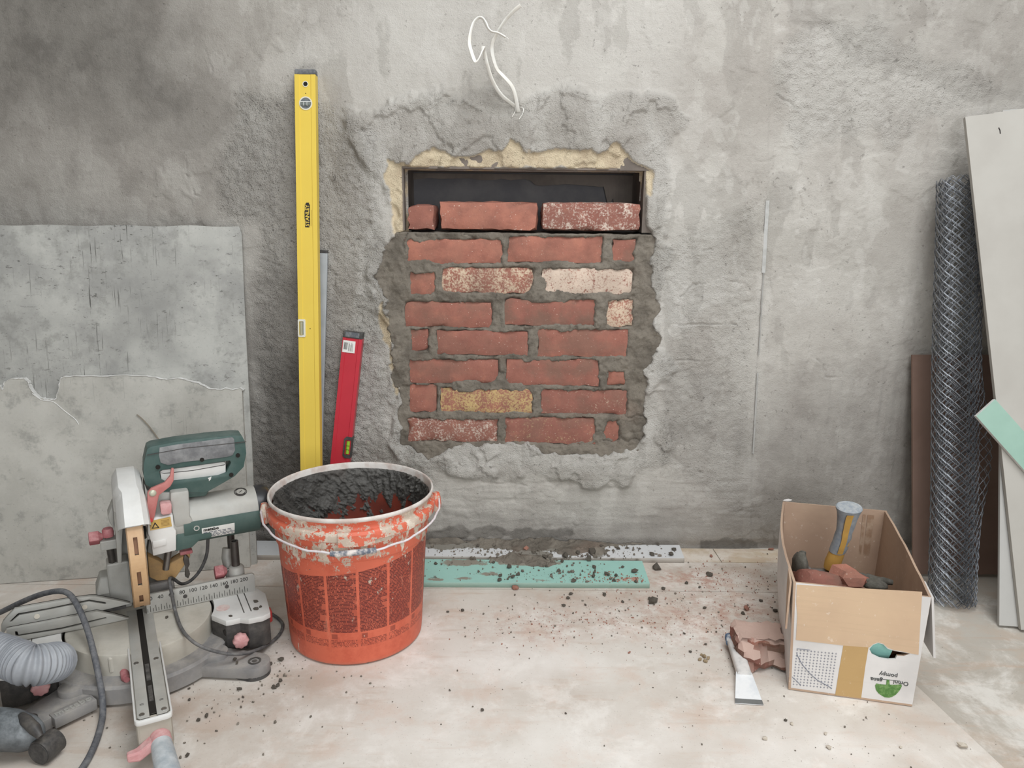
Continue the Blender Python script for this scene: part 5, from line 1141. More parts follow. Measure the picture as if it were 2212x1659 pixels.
# smeared heap of fresh mortar spilled across the strips and along the foot of the wall
X, Y = np.meshgrid(np.arange(-.24, .46, .0028), np.arange(-.215, -.002, .0028)); hh = np.zeros_like(X)
for px, py, rx, ry, hgt_ in [(1160, 1172, .15, .035, .016), (1030, 1166, .18, .028, .011), (1130, 1208, .055, .02, .018), (1170, 1218, .03, .012, .014), (1230, 1190, .04, .02, .012), (1290, 1190, .022, .02, .013), (1330, 1168, .12, .012, .006), (985, 1160, .09, .012, .014), (1255, 1145, .03, .012, .02), (1000, 1255, .024, .010, .004), (935, 1250, .02, .012, .005), (1170, 1257, .03, .007, .004)]:
    q = F(px, py, ZS); hh = np.maximum(hh, hgt_ * np.exp(-(((X - q[0]) / rx) ** 2 + ((Y - q[1]) / ry) ** 2)))
h2_ = hh * (1 + 1.1 * fbm(X, Y, 26, 5, 61, .6)) + .003 * fbm(X, Y, 60, 4, 62) - .0030
keep = np.maximum.reduce([h2_[:-1, :-1], h2_[1:, 1:], h2_[1:, :-1], h2_[:-1, 1:]]) > -.0005
sm = arrmesh('spilled_mortar', np.stack([X, Y, np.maximum(h2_, -.0012) + ZS], -1).reshape(-1, 3), quads(*X.shape, keep=keep), M_MORTAR); tag(sm, 'spilled grey mortar smeared over both plasterboard strips below the bricked opening', 'mortar', None, 'stuff')

# ---- the mitre saw
DU = srgb(196, 186, 172)
M_SIL = simple('dusty_silver_casting', srgb(172, 171, 166), .55, .15, c2=srgb(150, 147, 140), scale=12, dust=DU, dustamt=.25, bump=.1)
M_SILW = simple('white_guard_casting', srgb(212, 211, 208), .5, .05, c2=srgb(196, 194, 190), scale=14, dust=srgb(226, 222, 216), dustamt=.4, bump=.1)
M_GREYC = simple('dusty_grey_casting', srgb(136, 134, 133), .65, c2=srgb(112, 110, 110), scale=12, dust=DU, dustamt=.45, bump=.15)
M_TABLE = simple('dusty_saw_table', srgb(180, 176, 166), .6, .05, c2=srgb(158, 150, 136), scale=9, dust=srgb(212, 204, 192), dustamt=.4, bump=.08)
M_GREEN = simple('dark_green_plastic', srgb(58, 82, 78), .5, c2=srgb(70, 92, 86), scale=9, dust=srgb(150, 156, 150), dustamt=.3, bump=.08)
M_OVER = simple('dusty_grey_overmould', srgb(104, 104, 106), .8, c2=srgb(138, 138, 138), scale=26, amt=.8, dust=srgb(190, 190, 188), dustamt=.5, bump=.3)
M_DGREY = simple('dark_grey_plastic', srgb(52, 50, 50), .5, c2=srgb(70, 68, 66), scale=20, dust=DU, dustamt=.22, bump=.12)
M_TAN = simple('tan_blade_guard', srgb(198, 162, 122), .4, c2=srgb(176, 140, 104), scale=14, dust=srgb(214, 190, 160), dustamt=.4, bump=.05)
M_PINK = simple('dusty_red_knob', srgb(164, 88, 94), .7, c2=srgb(180, 114, 117), scale=20, dust=srgb(222, 182, 178), dustamt=.7, bump=.1)
M_PINKL = simple('pale_pink_knob', srgb(192, 134, 134), .75, c2=srgb(204, 158, 156), scale=24, dust=srgb(222, 198, 194), dustamt=.6, bump=.1)
M_REDP = simple('red_plastic', srgb(196, 60, 58), .5, c2=srgb(176, 70, 68), scale=14, dust=srgb(200, 140, 132), dustamt=.3, bump=.05)
M_SAWD = simple('sawdust_caked', srgb(196, 160, 112), .95, c2=srgb(168, 140, 106), scale=30, bump=.7)
M_STEEL = simple('bare_steel', srgb(146, 144, 140), .35, .8, c2=srgb(110, 106, 102), scale=20, bump=.1)
M_TUBE = simple('dark_steel_tube', srgb(92, 88, 84), .45, .6, c2=srgb(70, 66, 64), scale=30, bump=.1)
M_YLAB = simple('yellow_warning_label', srgb(196, 160, 84), .6, c2=srgb(176, 144, 84), scale=30, dust=srgb(196, 176, 140), dustamt=.4)
ZT = .085; SO = F(303, 1331, ZT); SA = math.radians(28.5)
UX = np.array([math.cos(SA), math.sin(SA), 0]); VX = np.array([math.sin(SA), -math.cos(SA), 0])
saw = thing('mitre_saw', 'dusty green and grey mitre saw with tan blade guard on the floor at the left', 'mitre saw', (SO[0], SO[1], 0), SA)
def L(px, py, v):                         # pixel -> (u, z) on a plane parallel to the fence
    d = ray(px, py); t = ((SO - CAM) @ VX + v) / (d @ VX); p = CAM + d * t - SO; return float(p @ UX), float(p[2] + ZT)
def LZ(px, py, z):                        # pixel -> (u, v) at a height
    p = F(px, py, z) - SO; return float(p @ UX), float(p @ VX)
def Q(u, v, z): return (u, -v, z)
def trace(pts, v, k=1.0, ox=0, oy=0): return [L(ox + a / k, oy + b_ / k, v) for a, b_ in pts]
z7 = lambda pts, v: trace(pts, v, 5.53, 200, 920)
z1 = lambda pts, v: trace(pts, v, 6.703, 0, 1240)
def vplate(name, outline, holes, v0, v1, mat, par=None, bevel=0, smooth=30):
    b = MB(); b.plate(outline, holes, lambda p, q, d: Q(p, d, q), v0, v1); return b.build(name, mat, par or saw, smooth, bevel)
def zplate(name, outline, z0, z1_, mat, par=None, bevel=0, holes=(), smooth=30):
    b = MB(); b.plate(outline, holes, lambda p, q, d: Q(p, q, d), z0, z1_); return b.build(name, mat, par or saw, smooth, bevel)
def capsule(a, c, r0, r1, n=12):
    a = np.array(a, float); c = np.array(c, float); t = math.atan2(*(c - a)[::-1]); o = []
    for k in range(n + 1): w_ = t - math.pi / 2 + math.pi * k / n; o.append((c[0] + r1 * math.cos(w_), c[1] + r1 * math.sin(w_)))
    for k in range(n + 1): w_ = t + math.pi / 2 + math.pi * k / n; o.append((a[0] + r0 * math.cos(w_), a[1] + r0 * math.sin(w_)))
    return o
# base ring, feet, wings
b = MB(); b.lathe([(.150, .006), (.168, .006), (.168, .036), (.163, .041), (.125, .043)], 64, c=Q(0, .008, 0), cap0=True, cap1=True); base = b.build('base', M_GREYC, saw, 40)
for sx, sv in ((1, 1), (-1, 1), (1, -1), (-1, -1)):
    tip = (sx * .188, .172 if sv > 0 else -.13)
    ft_ = zplate('foot', capsule((sx * .085, sv * .085 + .01), tip, .040, .029), .005, .026, M_GREYC, saw, .006)
    zplate('rubber_foot', capsule((tip[0] * .93, tip[1] * .93), tip, .0285, .0292), .0, .007, M_BLACK, ft_)
    b = MB(); b.lathe([(.009, .0262), (.0125, .0262), (.0125, .0275), (.009, .0275)], 20, c=Q(tip[0], tip[1], 0)); b.lathe([(.0, .0268), (.005, .0268)], 14, c=Q(tip[0], tip[1], 0)); b.build('bolt_hole', M_DGREY, ft_, 30)
    # raised rib joining the foot to the ring
    zplate('rib', capsule((sx * .085, sv * .085 + .01), (sx * .125, sv * .12), .036, .022), .02, .038, M_GREYC, ft_, .005)
# cast lettering on the front left foot
c_ = np.array([-.128, .178]); dr = np.array([.80, -.60]) if False else np.array([.738, -.675]) * 1.0
dl = np.array([LZ(197, 1511, .027)[0] - LZ(123, 1546, .027)[0], LZ(197, 1511, .027)[1] - LZ(123, 1546, .027)[1]]); ll = np.linalg.norm(dl); dl /= ll
mid = np.array(LZ(158, 1527, .027)); mid = mid
X3 = Vector((dl[0], -dl[1], 0)); Z3 = Vector((0, 0, 1)); Y3 = Z3.cross(X3)
MT = Matrix(((X3.x, Y3.x, 0, mid[0]), (X3.y, Y3.y, 0, -mid[1]), (0, 0, 1, .0285), (0, 0, 0, 1)))
pad = zplate('name_plate', [tuple(mid + dl * a + np.array([-dl[1], dl[0]]) * c2) for a, c2 in ((-ll * .62, -.012), (ll * .62, -.012), (ll * .62, .012), (-ll * .62, .012))], .008, .0282, M_GREYC, saw, .002)
put_text('maker_name', 'metabo', ll * .33, MT, M_SIL, pad, extrude=.0008, bold=.0004, spacing=1.08)
topR = [LZ(*q, ZT) for q in [(447, 1337.7), (488, 1343), (500, 1341), (518.5, 1336.7), (537, 1338.8), (567.7, 1332.6), (584, 1324.4), (578, 1300), (573, 1283)]]
topR = [(.1385 * math.cos(math.radians(f)), .008 + .1385 * math.sin(math.radians(f))) for f in range(-36, 26, 6)] + topR[1:] + [(.20, -.09)]
for s in (1, -1):
    out = [(s * a, c2) for a, c2 in topR]; wg = zplate('wing', [(s * a * .992 + s * .001, c2 - .004) for a, c2 in topR], .018, .076, M_DGREY, saw, .003)
    zplate('wing_top', out, .075, .0865, M_SILW, wg, .003)
    b = MB(); kv = .118 if s > 0 else .112; kx = s * .172
    b.cyl(Q(kx, kv - .03, .047), Q(kx, kv - .004, .047), .006, n=12); b.build('knob_shaft', M_PINK, wg, 40)
    b = MB(); n_ = 16; prof_ = [(0, 0), (.0115, 0), (.0145, .003), (.0145, .013), (.0115, .016), (0, .016)]; vs = []
    for r_, h_ in prof_:
        for k in range(n_ * 2): a = 2 * math.pi * k / (n_ * 2); rr_ = r_ * (1 + .07 * math.cos(a * 8)); vs.append(Q(kx + rr_ * math.cos(a), kv - .006 + h_, .047 + rr_ * math.sin(a)))
    nn_ = n_ * 2; b.add(vs, [(i * nn_ + k, i * nn_ + (k + 1) % nn_, (i + 1) * nn_ + (k + 1) % nn_, (i + 1) * nn_ + k) for i in range(5) for k in range(nn_)]); b.build('knob', M_PINKL, wg, 50)
    b = MB(); hv0 = .1075
    b.plate(disc(s * .152, .058, .0085, 20), [], lambda p, q, d: Q(p, d, q), .085, .0955 if s > 0 else .095); b.build('socket_hole', M_DARKHOLE, wg, 30)
    b = MB(); b.box((min(s * .186, s * .188), -.085, .0864), (max(s * .186, s * .188), .0, .0870)); b.box((min(s * .200, s * .202), -.085, .0864), (max(s * .200, s * .202), .0, .0870)); b.build('groove', M_DGREY, wg, 0)
    b = MB(); b.lathe([(.0, .0867), (.0135, .0867), (.0135, .0870), (0, .0870)], 24, c=Q(s * .152, .045, 0)); b.build('warning_sticker', simple('worn_sticker', srgb(212, 196, 190), .8, c2=srgb(196, 150, 146), scale=90), wg, 30)
    q = [(s * .224, .094), (s * .243, .080), (s * .243, .060), (s * .224, .068)]; zplate('end_latch', q, .05, .074, M_REDP, wg, .002)
# turntable with its kerf plates and arm
TC = (0, .008); b = MB(); b.lathe([(.120, .040), (.1335, .040), (.1335, .080), (.1325, .0835), (.1300, .085), (.0, .085)], 96, c=Q(TC[0], TC[1], 0)); tt = b.build('turntable', M_TABLE, saw, 35)
b = MB(); b.box(Q(-.0270, .352, .022), Q(.0270, .10, .0835)); arm = b.build('arm', M_TABLE, saw, 30, .005)
b = MB(); _o = [(-.0285, .12)] + [p for p in rrect(-.0285, .09, .0285, .362, .008)[5:10][::-1]][:0] + [(-.0285, .354), (-.0262, .3597), (-.0205, .362), (.0205, .362), (.0262, .3597), (.0285, .354), (.0285, .12), (.0250, .12), (.0250, .353), (.0205, .357), (-.0205, .357), (-.0250, .353), (-.0250, .12)]
b.plate(_o, [], lambda p, q, d: Q(p, q, d), .078, .0872); b.build('arm_rim', M_SILW, arm, 30, .0015)
zplate('kerf_slot', [(-.0075, -.03), (.0075, -.03), (.0075, .345), (-.0075, .345)], .0850, .0856, M_DARKHOLE, tt)
for s in (-1, 1):
    o_ = [(s * .0055, -.03), (s * .0235, -.03), (s * .0235, .349), (s * .0200, .354), (s * .0055, .354)]; kp = zplate('kerf_plate', o_, .0852, .0868, M_SIL, tt, .0004)
    for vv in (.343, .18):
        b = MB(); b.lathe([(.0, .0872), (.0018, .0872), (.0018, .0874), (.0042, .0874), (.0046, .0868)], 14, c=Q(s * .0165, vv, 0)); b.build('screw', M_STEEL, kp, 40)
    b = MB(); b.box(Q(s * .015 - .003, .3135, .0866), Q(s * .015 + .003, .3125, .0870)); b.box(Q(s * .015 - .003, .3165, .0866), Q(s * .015 + .003, .3155, .0870)); b.build('kerf_mark', M_INK, kp, 0)
zplate('kerf_screw_slot', [(-.003, .19), (.0035, .19), (.0035, .245), (-.003, .245)], .0855, .0862, M_BLACK, tt); zplate('kerf_screw_slot', [(-.003, .262), (.0035, .262), (.0035, .31), (-.003, .31)], .0855, .0862, M_BLACK, tt)
b = MB(); b.box(Q(-.062, .13, .048), Q(-.030, .09, .082)); b.build('scale_bracket', M_TABLE, tt, 0, .004)
b = MB(); b.tube([Q(-.038, .134, .05), Q(-.036, .15, .045), Q(-.034, .16, .046)], [.007, .008, .005], 10); b.build('index_catch', M_PINK, tt, 50)
b = MB(); b.box(Q(-.026, .357, .02), Q(.026, .34, .0835)); b.build('arm_front', M_TABLE, arm, 0, .004)
hd = MB(); hd.tube([Q(.006, .352, .046), Q(.007, .372, .044)], [.0165, .0165], 20); lev = hd.build('lock_collar', M_PINKL, arm, 40)
b = MB(); b.add([Q(-.004, .352, .055), Q(-.004, .374, .055), Q(-.026, .376, .042), Q(-.030, .360, .042), Q(-.004, .352, .040), Q(-.004, .374, .036), Q(-.026, .378, .026), Q(-.030, .362, .026), Q(-.044, .366, .044), Q(-.044, .378, .044), Q(-.044, .378, .030), Q(-.044, .366, .030)],
    [(0, 1, 2, 3), (4, 7, 6, 5), (1, 5, 6, 2), (0, 3, 7, 4), (3, 2, 9, 8), (7, 11, 10, 6), (2, 6, 10, 9), (3, 8, 11, 7), (8, 9, 10, 11), (0, 4, 5, 1)]); b.build('lock_lever', M_PINKL, arm, 0, .003)
b = MB(); b.tube([Q(.007, .372, .0435), Q(.008, .392, .0415), Q(.011, .44, .036), Q(.013, .475, .032), Q(.0135, .487, .031)], [.0158, .0172, .0185, .0175, .011], 24); b.build('arm_handle', simple('dusty_grey_handle', srgb(150, 158, 164), .75, c2=srgb(200, 204, 206), scale=18, amt=.9, dust=srgb(206, 206, 204), dustamt=.6, bump=.25), arm, 50)
# fence
u0, u1 = L(318, 1328, .0)[0], L(552, 1277, .0)[0]; FT = .1275
fr_f = vplate('fence_right', [(u0, ZT + .001), (u1, ZT + .001), (u1, FT - .004), (u1 - .004, FT), (u0, FT)], [], -.0065, 0, M_SIL, None, .0006)
fr_f['label'] = 'right fence plate with millimetre scale'
us40, us200 = L(346.7, 1289, 0)[0], L(527, 1250, 0)[0]; mm = (us200 - us40) / 160
xf = Matrix(((1, 0, 0, 0), (0, 0, -1, 0), (0, 1, 0, 0), (0, 0, 0, 1)))
for n in range(20, 201, 20): put_text('scale_number', str(n), .0112, Matrix.Translation(Q(us40 + (n - 40) * mm, .0004, FT - .0095)) @ xf, M_INK, fr_f, extrude=.0002, spacing=.98)
b = MB()
for n in range(12, 212, 5):
    u_ = us40 + (n - 42) * mm
    if u0 < u_ < u1 - .002: b.box(Q(u_ - .00045, .0005, ZT + .0045), Q(u_ + .00045, -.0002, ZT + (.017 if n % 10 == 2 else .0115)))
b.build('scale_ticks', M_INK, fr_f, 0)
for px, py in ((400, 1288), (490, 1267)):
    uu, zz_ = L(px, py, 0); b = MB(); b.plate(disc(uu, zz_, .0042, 16), [], lambda p, q, d: Q(p, d, q), -.003, .0006); b.build('fence_screw', M_DGREY, fr_f, 30)
low = z1([(90, 805), (700, 690), (1400, 545), (1640, 590), (1870, 648), (1400, 755), (950, 840), (370, 950), (96, 1010)], .004)
sl1 = z1([(215, 832), (250, 832), (268, 880), (900, 775), (1530, 625), (1545, 640), (900, 805), (240, 908), (222, 900)], .004)
lf = vplate('fence_left', low, [sl1], -.004, .004, M_SIL, None, .0004); vplate('slot_backing', [(p, q) for p, q in low], [], -.006, -.0045, M_DARKHOLE, lf)
upp = z1([(14, 760), (40, 700), (90, 640), (210, 510), (420, 470), (1010, 365), (1290, 328), (1380, 325), (1480, 345), (1700, 385), (1890, 425), (1830, 445), (1430, 540), (700, 685), (90, 803), (70, 840), (40, 855), (20, 830)], -.006)
sl2 = z1([(135, 692), (260, 572), (700, 495), (1290, 372), (1530, 410), (1540, 425), (1520, 438), (1290, 400), (700, 520), (275, 602), (165, 697)], -.006)
uf_ = vplate('fence_slide', upp, [sl2], -.014, -.006, M_SIL, lf, .0004); vplate('slot_backing', upp, [], -.016, -.0145, M_DARKHOLE, uf_)
for zx, zy in ((535, 612), (1225, 477)):
    (uu, zz_), = z1([(zx, zy)], -.006); b = MB(); b.plate(disc(uu, zz_, .0048, 18), [], lambda p, q, d: Q(p, d, q), -.0062, -.0045); b.build('rivet', simple('bright_rivet', srgb(214, 206, 192), .5), uf_, 30)
(ua, za), (ub_, zb_) = z1([(1440, 545), (1830, 490)], -.01); b = MB(); b.box(Q(ua, -.016, min(za, zb_) - .002), Q(ub_, -.012, max(za, zb_))); b.build('fence_rail', M_DGREY, lf, 0)
# rear tilt block and column
b = MB(); b.box(Q(-.075, -.05, ZT), Q(-.012, -.115, .125)); b.add([Q(-.075, -.05, .125), Q(-.012, -.05, .125), Q(-.012, -.115, .125), Q(-.075, -.115, .125), Q(-.065, -.075, .15), Q(-.03, -.075, .15), Q(-.03, -.115, .15), Q(-.065, -.115, .15)], [(0, 1, 5, 4), (1, 2, 6, 5), (2, 3, 7, 6), (3, 0, 4, 7), (4, 5, 6, 7)]); b.build('tilt_block', M_SIL, saw, 0, .003)
b = MB(); b.tube([Q(-.02, -.11, .10), Q(-.012, -.12, .17), Q(.0, -.12, .24), Q(.01, -.09, .27)], [.030, .027, .026, .022], 16); b.build('pivot_column', M_SIL, saw, 50)
b = MB(); b.box(Q(.02, -.03, .10), Q(.07, -.10, .135)); b.build('pivot_foot', M_GREYC, saw, 0, .006)
# blade and guards
BCV, BCZ, BR = 0.0, .255, .134
b = MB(); vs = []; nT = 72
b.plate([(BCV + (.112 if k % 2 else .1155) * math.cos(2 * math.pi * k / nT), BCZ + (.112 if k % 2 else .1155) * math.sin(2 * math.pi * k / nT)) for k in range(nT)], [], lambda p, q, d: Q(d, p, q), .0085, .0110); b.build('blade', M_STEEL, saw, 20)
def arc(a0, a1, r, n): return [(BCV + r * math.cos(math.radians(a0 + (a1 - a0) * k / n)), BCZ + r * math.sin(math.radians(a0 + (a1 - a0) * k / n))) for k in range(n + 1)]
gl = MB(); ga0, ga1 = 36, -88; NG = 44; slots = [(23, 8), (-6, -20), (-32, -46)]
ang = [ga0 + (ga1 - ga0) * k / NG for k in range(NG + 1)]; gu0, gu1 = -.0100, .0190
def gp(u, a, r): return Q(u, BCV + r * math.cos(math.radians(a)), BCZ + r * math.sin(math.radians(a)))
su0, su1 = .0005, .0075
for k in range(NG):
    a0, a1 = ang[k], ang[k + 1]; am = (a0 + a1) / 2; cut = any(lo_ < am < hi_ for hi_, lo_ in slots)
    for x0, x1 in (((gu0, su0), (su1, gu1)) if cut else ((gu0, gu1),)):
        gl.add([gp(x0, a0, BR), gp(x1, a0, BR), gp(x1, a1, BR), gp(x0, a1, BR), gp(x0, a0, BR - .003), gp(x1, a0, BR - .003), gp(x1, a1, BR - .003), gp(x0, a1, BR - .003)], [(0, 1, 2, 3), (7, 6, 5, 4), (0, 3, 7, 4), (1, 5, 6, 2), (0, 4, 5, 1), (3, 2, 6, 7)])
    for x0 in (gu0, gu1 - .002): gl.add([gp(x0, a0, BR), gp(x0, a1, BR), gp(x0, a1, .075), gp(x0, a0, .075), gp(x0 + .002, a0, BR), gp(x0 + .002, a1, BR), gp(x0 + .002, a1, .075), gp(x0 + .002, a0, .075)], [(0, 1, 2, 3), (7, 6, 5, 4), (0, 4, 5, 1), (2, 6, 7, 3)])
lg = gl.build('lower_guard', M_TAN, saw, 30)
b = MB()
for a0 in (-56, -58, -60.5, -67, -70): b.add([gp(.0005, a0, BR + .0004), gp(.0075, a0, BR + .0004), gp(.0075, a0 - 1.6, BR + .0004), gp(.0005, a0 - 1.6, BR + .0004)], [(0, 1, 2, 3)])
b.build('guard_print', M_INK, lg, 0)
for hi_, lo_ in slots: b = MB().add([gp(su0 - .001, hi_, BR - .006), gp(su1 + .001, hi_, BR - .006), gp(su1 + .001, lo_, BR - .006), gp(su0 - .001, lo_, BR - .006)], [(0, 1, 2, 3)]); b.build('slot_backing', simple('brown_guard_inside', srgb(140, 104, 80), .7), lg, 0)
ug = MB(); ua0, ua1, NU = 30, 205, 30
sec = [(-.0255, .080), (-.0255, .112), (-.0235, .126), (-.0140, .1400), (.0165, .1400), (.0255, .131), (.0285, .116), (.0285, .080)]
vs = []
for k in range(NU + 1):
    a = ua0 + (ua1 - ua0) * k / NU; f_ = 1 + .03 * math.exp(-((a - ua0) / 16) ** 2)
    for u_, r_ in sec: vs.append(gp(u_ * (1.0 if a > 62 else .92 + .1 * (62 - a) / 32) + (.004 if a < 60 else 0), a, r_ * f_))
m_ = len(sec); fs = [(k * m_ + i, k * m_ + i + 1, (k + 1) * m_ + i + 1, (k + 1) * m_ + i) for k in range(NU) for i in range(m_ - 1)]
ug.add(vs, fs); ug.add([gp(u_ * .9, ua0 + (ua1 - ua0) * k / NU, r_ * .965) for k in range(NU + 1) for u_, r_ in sec], [f[::-1] for f in fs]); upg = ug.build('upper_guard', M_SILW, saw, 28)
vplate('guard_flange', z7([(255, 780), (300, 900), (330, 1000), (355, 1060), (362, 1240), (352, 1420), (350, 1640), (300, 1640), (275, 1300), (262, 1180), (240, 960)], .02), [], -.02, .022, M_SIL, upg, .002)
vplate('guard_flange', z7([(640, 1050), (662, 1060), (672, 1300), (716, 1320), (716, 1352), (660, 1362), (648, 1200)], .05), [], .0, .05, M_SILW, upg, .001)
(uu, zz_), = z7([(475, 1075)], .095); b = MB(); b.cyl(Q(uu - .010, .098, zz_), Q(uu + .006, .098, zz_), .0062, n=16); b.build('guard_roller', simple('brass_roller', srgb(176, 140, 84), .35, .8, scale=40), upg, 40)
vplate('release_bar', z7([(560, 1095), (720, 1120), (718, 1138), (640, 1152), (575, 1150)], .07), [], .04, .075, M_REDP, saw, .001)
# motor
(um0, zm0), (um1, zm1) = z7([(930, 900)], .03)[0], z7([(1985, 880)], .03)[0]
mzc, mr, mu0, mu1 = .276, .0465, .062, .236
b = MB(); b.lathe([(0, mu0), (mr * .96, mu0), (mr, mu0 + .004), (mr, mu1 - .004), (mr * .99, mu1), (0, mu1)], 48, M=Matrix(((0, 0, 1, 0), (1, 0, 0, 0), (0, 1, 0, mzc), (0, 0, 0, 1)))); mo = b.build('motor_housing', M_SIL, saw, 35)
b = MB(); b.lathe([(mr * .99, mu1), (mr * .985, mu1 + .012), (mr * .93, mu1 + .021), (mr * .82, mu1 + .028), (mr * .5, mu1 + .0325), (0, mu1 + .0335)], 32, M=Matrix(((0, 0, 1, 0), (1, 0, 0, 0), (0, 1, 0, mzc), (0, 0, 0, 1)))); b.build('motor_end_cap', simple('black_cap', srgb(44, 44, 47), .35, c2=srgb(58, 58, 60), scale=20, bump=.05), mo, 40)
b = MB(); vs = []; ns = 26
for k in range(ns + 1):
    a = math.radians(12 - 190 * k / ns)
    for u_, r_ in ((mu0 + .03, mr), (mu0 + .03, mr + .0022), (mu1 + .002, mr + .0022), (mu1 + .002, mr)): vs.append(Q(u_, r_ * math.cos(a), mzc + r_ * math.sin(a)))
fs = [(k * 4 + i, k * 4 + i + 1, k * 4 + 5 + i, k * 4 + 4 + i) for k in range(ns) for i in range(3)] + [(0, 1, 2, 3), (ns * 4 + 3, ns * 4 + 2, ns * 4 + 1, ns * 4)]
b.add(vs, fs); b.build('motor_shell', M_GREEN, mo, 30)
gb = vplate('gear_housing', z7([(985, 1225), (1180, 1190), (1195, 1140), (1290, 1145), (1420, 1200), (1430, 1340), (1280, 1370), (1190, 1460), (980, 1510)], .045), [], -.03, .045, M_GREEN, mo, .004)
vplate('gear_housing_cap', z7([(925, 800), (1150, 770), (1165, 1080), (1200, 1130), (1195, 1180), (985, 1225), (960, 1080), (930, 930)], .048), [], -.03, .048, M_SIL, mo, .006)
(uu, zz_), = z7([(1240, 1215)], .045); b = MB(); b.plate(disc(uu, zz_, .0055, 18), [disc(uu, zz_, .0036, 18)], lambda p, q, d: Q(p, d, q), .043, .049); b.plate(disc(uu, zz_, .0036, 14), [], lambda p, q, d: Q(p, d, q), .044, .0462); b.build('housing_screw', M_SIL, gb, 30)
gsil = vplate('laser_box', z7([(655, 1110), (960, 1060), (975, 1230), (1000, 1250), (1000, 1490), (720, 1560), (700, 1400), (660, 1290)], .058), [], .0, .058, M_SILW, saw, .003)
ql = z7([(678, 1140), (930, 1085), (948, 1200), (690, 1250)], .0588); lb = vplate('warning_label', ql, [], .056, .0589, M_YLAB, gsil)
tri = z7([(745, 1150), (800, 1218), (706, 1228)], .0592); tri2 = z7([(747, 1172), (780, 1210), (724, 1218)], .0592); vplate('label_symbol', tri, [tri2], .0585, .0593, M_INK, lb)
b = MB(); (a_, za_), (b2, zb2) = z7([(815, 1150)], .0592)[0], z7([(915, 1128)], .0592)[0]
for k in range(5): b.box(Q(a_, .0593, za_ + .002 - k * .0026), Q(b2, .0588, za_ + .0029 - k * .0026))
b.build('label_print', simple('faded_print', srgb(150, 122, 70), .8, bump=0), lb, 0)
vplate('box_step', z7([(715, 1385), (880, 1350), (888, 1420), (722, 1462)], .060), [], .057, .0605, M_SILW, gsil, .001)
(uu, zz_), = z7([(1802, 875)], mr); b = MB(); am = math.asin(min(.95, (zz_ - mzc) / mr + .25)); cdir = np.array([0, -math.cos(am), math.sin(am)]); cc = np.array([uu, 0, mzc]) + cdir * (mr + .0006)
ex_ = np.array([1.0, 0, 0]); ey = np.cross(cdir, ex_); 
def dialp(p, q, d): return tuple(cc + ex_ * p + ey * q + cdir * d)
dm = MB().plate(disc(0, 0, .0125, 26), [disc(0, 0, .0113, 26)], dialp, -.001, .0009).plate(disc(0, 0, .0096, 26), [disc(0, 0, .0086, 26)], dialp, -.001, .0009).build('brush_cap_ring', M_DGREY, mo, 0)
MB().plate([(-.0035, -.002), (-.0028, -.003), (.0035, .002), (.0028, .003)], [], dialp, -.001, .001).build('brush_cap_slot', M_DARKHOLE, mo, 0)
MB().plate(disc(0, 0, .0086, 22), [], dialp, -.001, .0006).build('brush_cap', M_SIL, mo, 0)
ang_l = math.radians(-38); b = MB(); (la, lza), (lb2, lzb) = z7([(1310, 1320)], mr)[0], z7([(1700, 1240)], mr)[0]; vs = []
for a in (-8, -17, -26, -35, -44):
    r_ = mr + .0026; ar = math.radians(a)
    for u_ in (la, lb2): vs.append(Q(u_, r_ * math.cos(ar), mzc + r_ * math.sin(ar)))
b.add(vs, [(2 * k, 2 * k + 1, 2 * k + 3, 2 * k + 2) for k in range(4)]); rp = b.build('rating_plate', M_LBL, mo, 60)
def rpq(t_, a, off): r_ = mr + .0026 + off; ar = math.radians(a); return Q(la + (lb2 - la) * t_, r_ * math.cos(ar), mzc + r_ * math.sin(ar))
b = MB(); rs = np.random.default_rng(4)
for a0, h_ in ((-21, 2), (-25.5, 1.5), (-29, 1.5), (-32, 1.5), (-35, 1.5), (-39, 1.6)):
    x = .05
    while x < .92:
        w_ = rs.uniform(.03, .12); b.add([rpq(x, a0, .0004), rpq(x + w_, a0, .0004), rpq(x + w_, a0 - h_, .0004), rpq(x, a0 - h_, .0004)], [(0, 1, 2, 3)]); x += w_ + rs.uniform(.02, .08)
b.build('plate_print', M_PRINT, rp, 0)
ar = math.radians(-13); nml = Vector((0, -math.cos(ar), math.sin(ar))); xx_ = Vector((1, 0, 0)); yy_ = nml.cross(xx_); pp = rpq(.28, -13.5, .0006)
put_text('maker_name', 'metabo', .0095, Matrix(((xx_.x, yy_.x, nml.x, pp[0]), (xx_.y, yy_.y, nml.y, pp[1]), (xx_.z, yy_.z, nml.z, pp[2]), (0, 0, 0, 1))), M_INK, rp, bold=.0003, extrude=.0002)
# D-handle
HV = .03
ho = z7([(640, 330), (655, 275), (700, 248), (1000, 192), (1400, 142), (1700, 116), (1785, 120), (1822, 190), (1836, 330), (1805, 490), (1700, 600), (1560, 682), (1400, 772), (1330, 800), (1180, 790), (1000, 782), (850, 800), (720, 750), (632, 700), (610, 600), (614, 450)], HV)
hh_ = z7([(798, 542), (835, 524), (1200, 476), (1560, 424), (1640, 414), (1655, 440), (1600, 560), (1500, 598), (1200, 636), (960, 662), (870, 668), (815, 640)], HV)
hn = vplate('handle', ho, [hh_], HV - .044, HV, M_GREEN, saw, .006)
vplate('trigger', z7([(806, 548), (835, 530), (1200, 482), (1560, 432), (1590, 440), (1590, 556), (1500, 590), (1200, 630), (960, 656), (870, 660), (820, 636)], HV - .006), [], HV - .034, HV - .006, M_SILW, hn, .002)
vplate('trigger_line', z7([(808, 556), (850, 572), (1200, 536), (1570, 470), (1600, 446), (1600, 440), (1570, 462), (1200, 528), (850, 564)], HV - .0058), [], HV - .0064, HV - .0056, M_DGREY, hn)
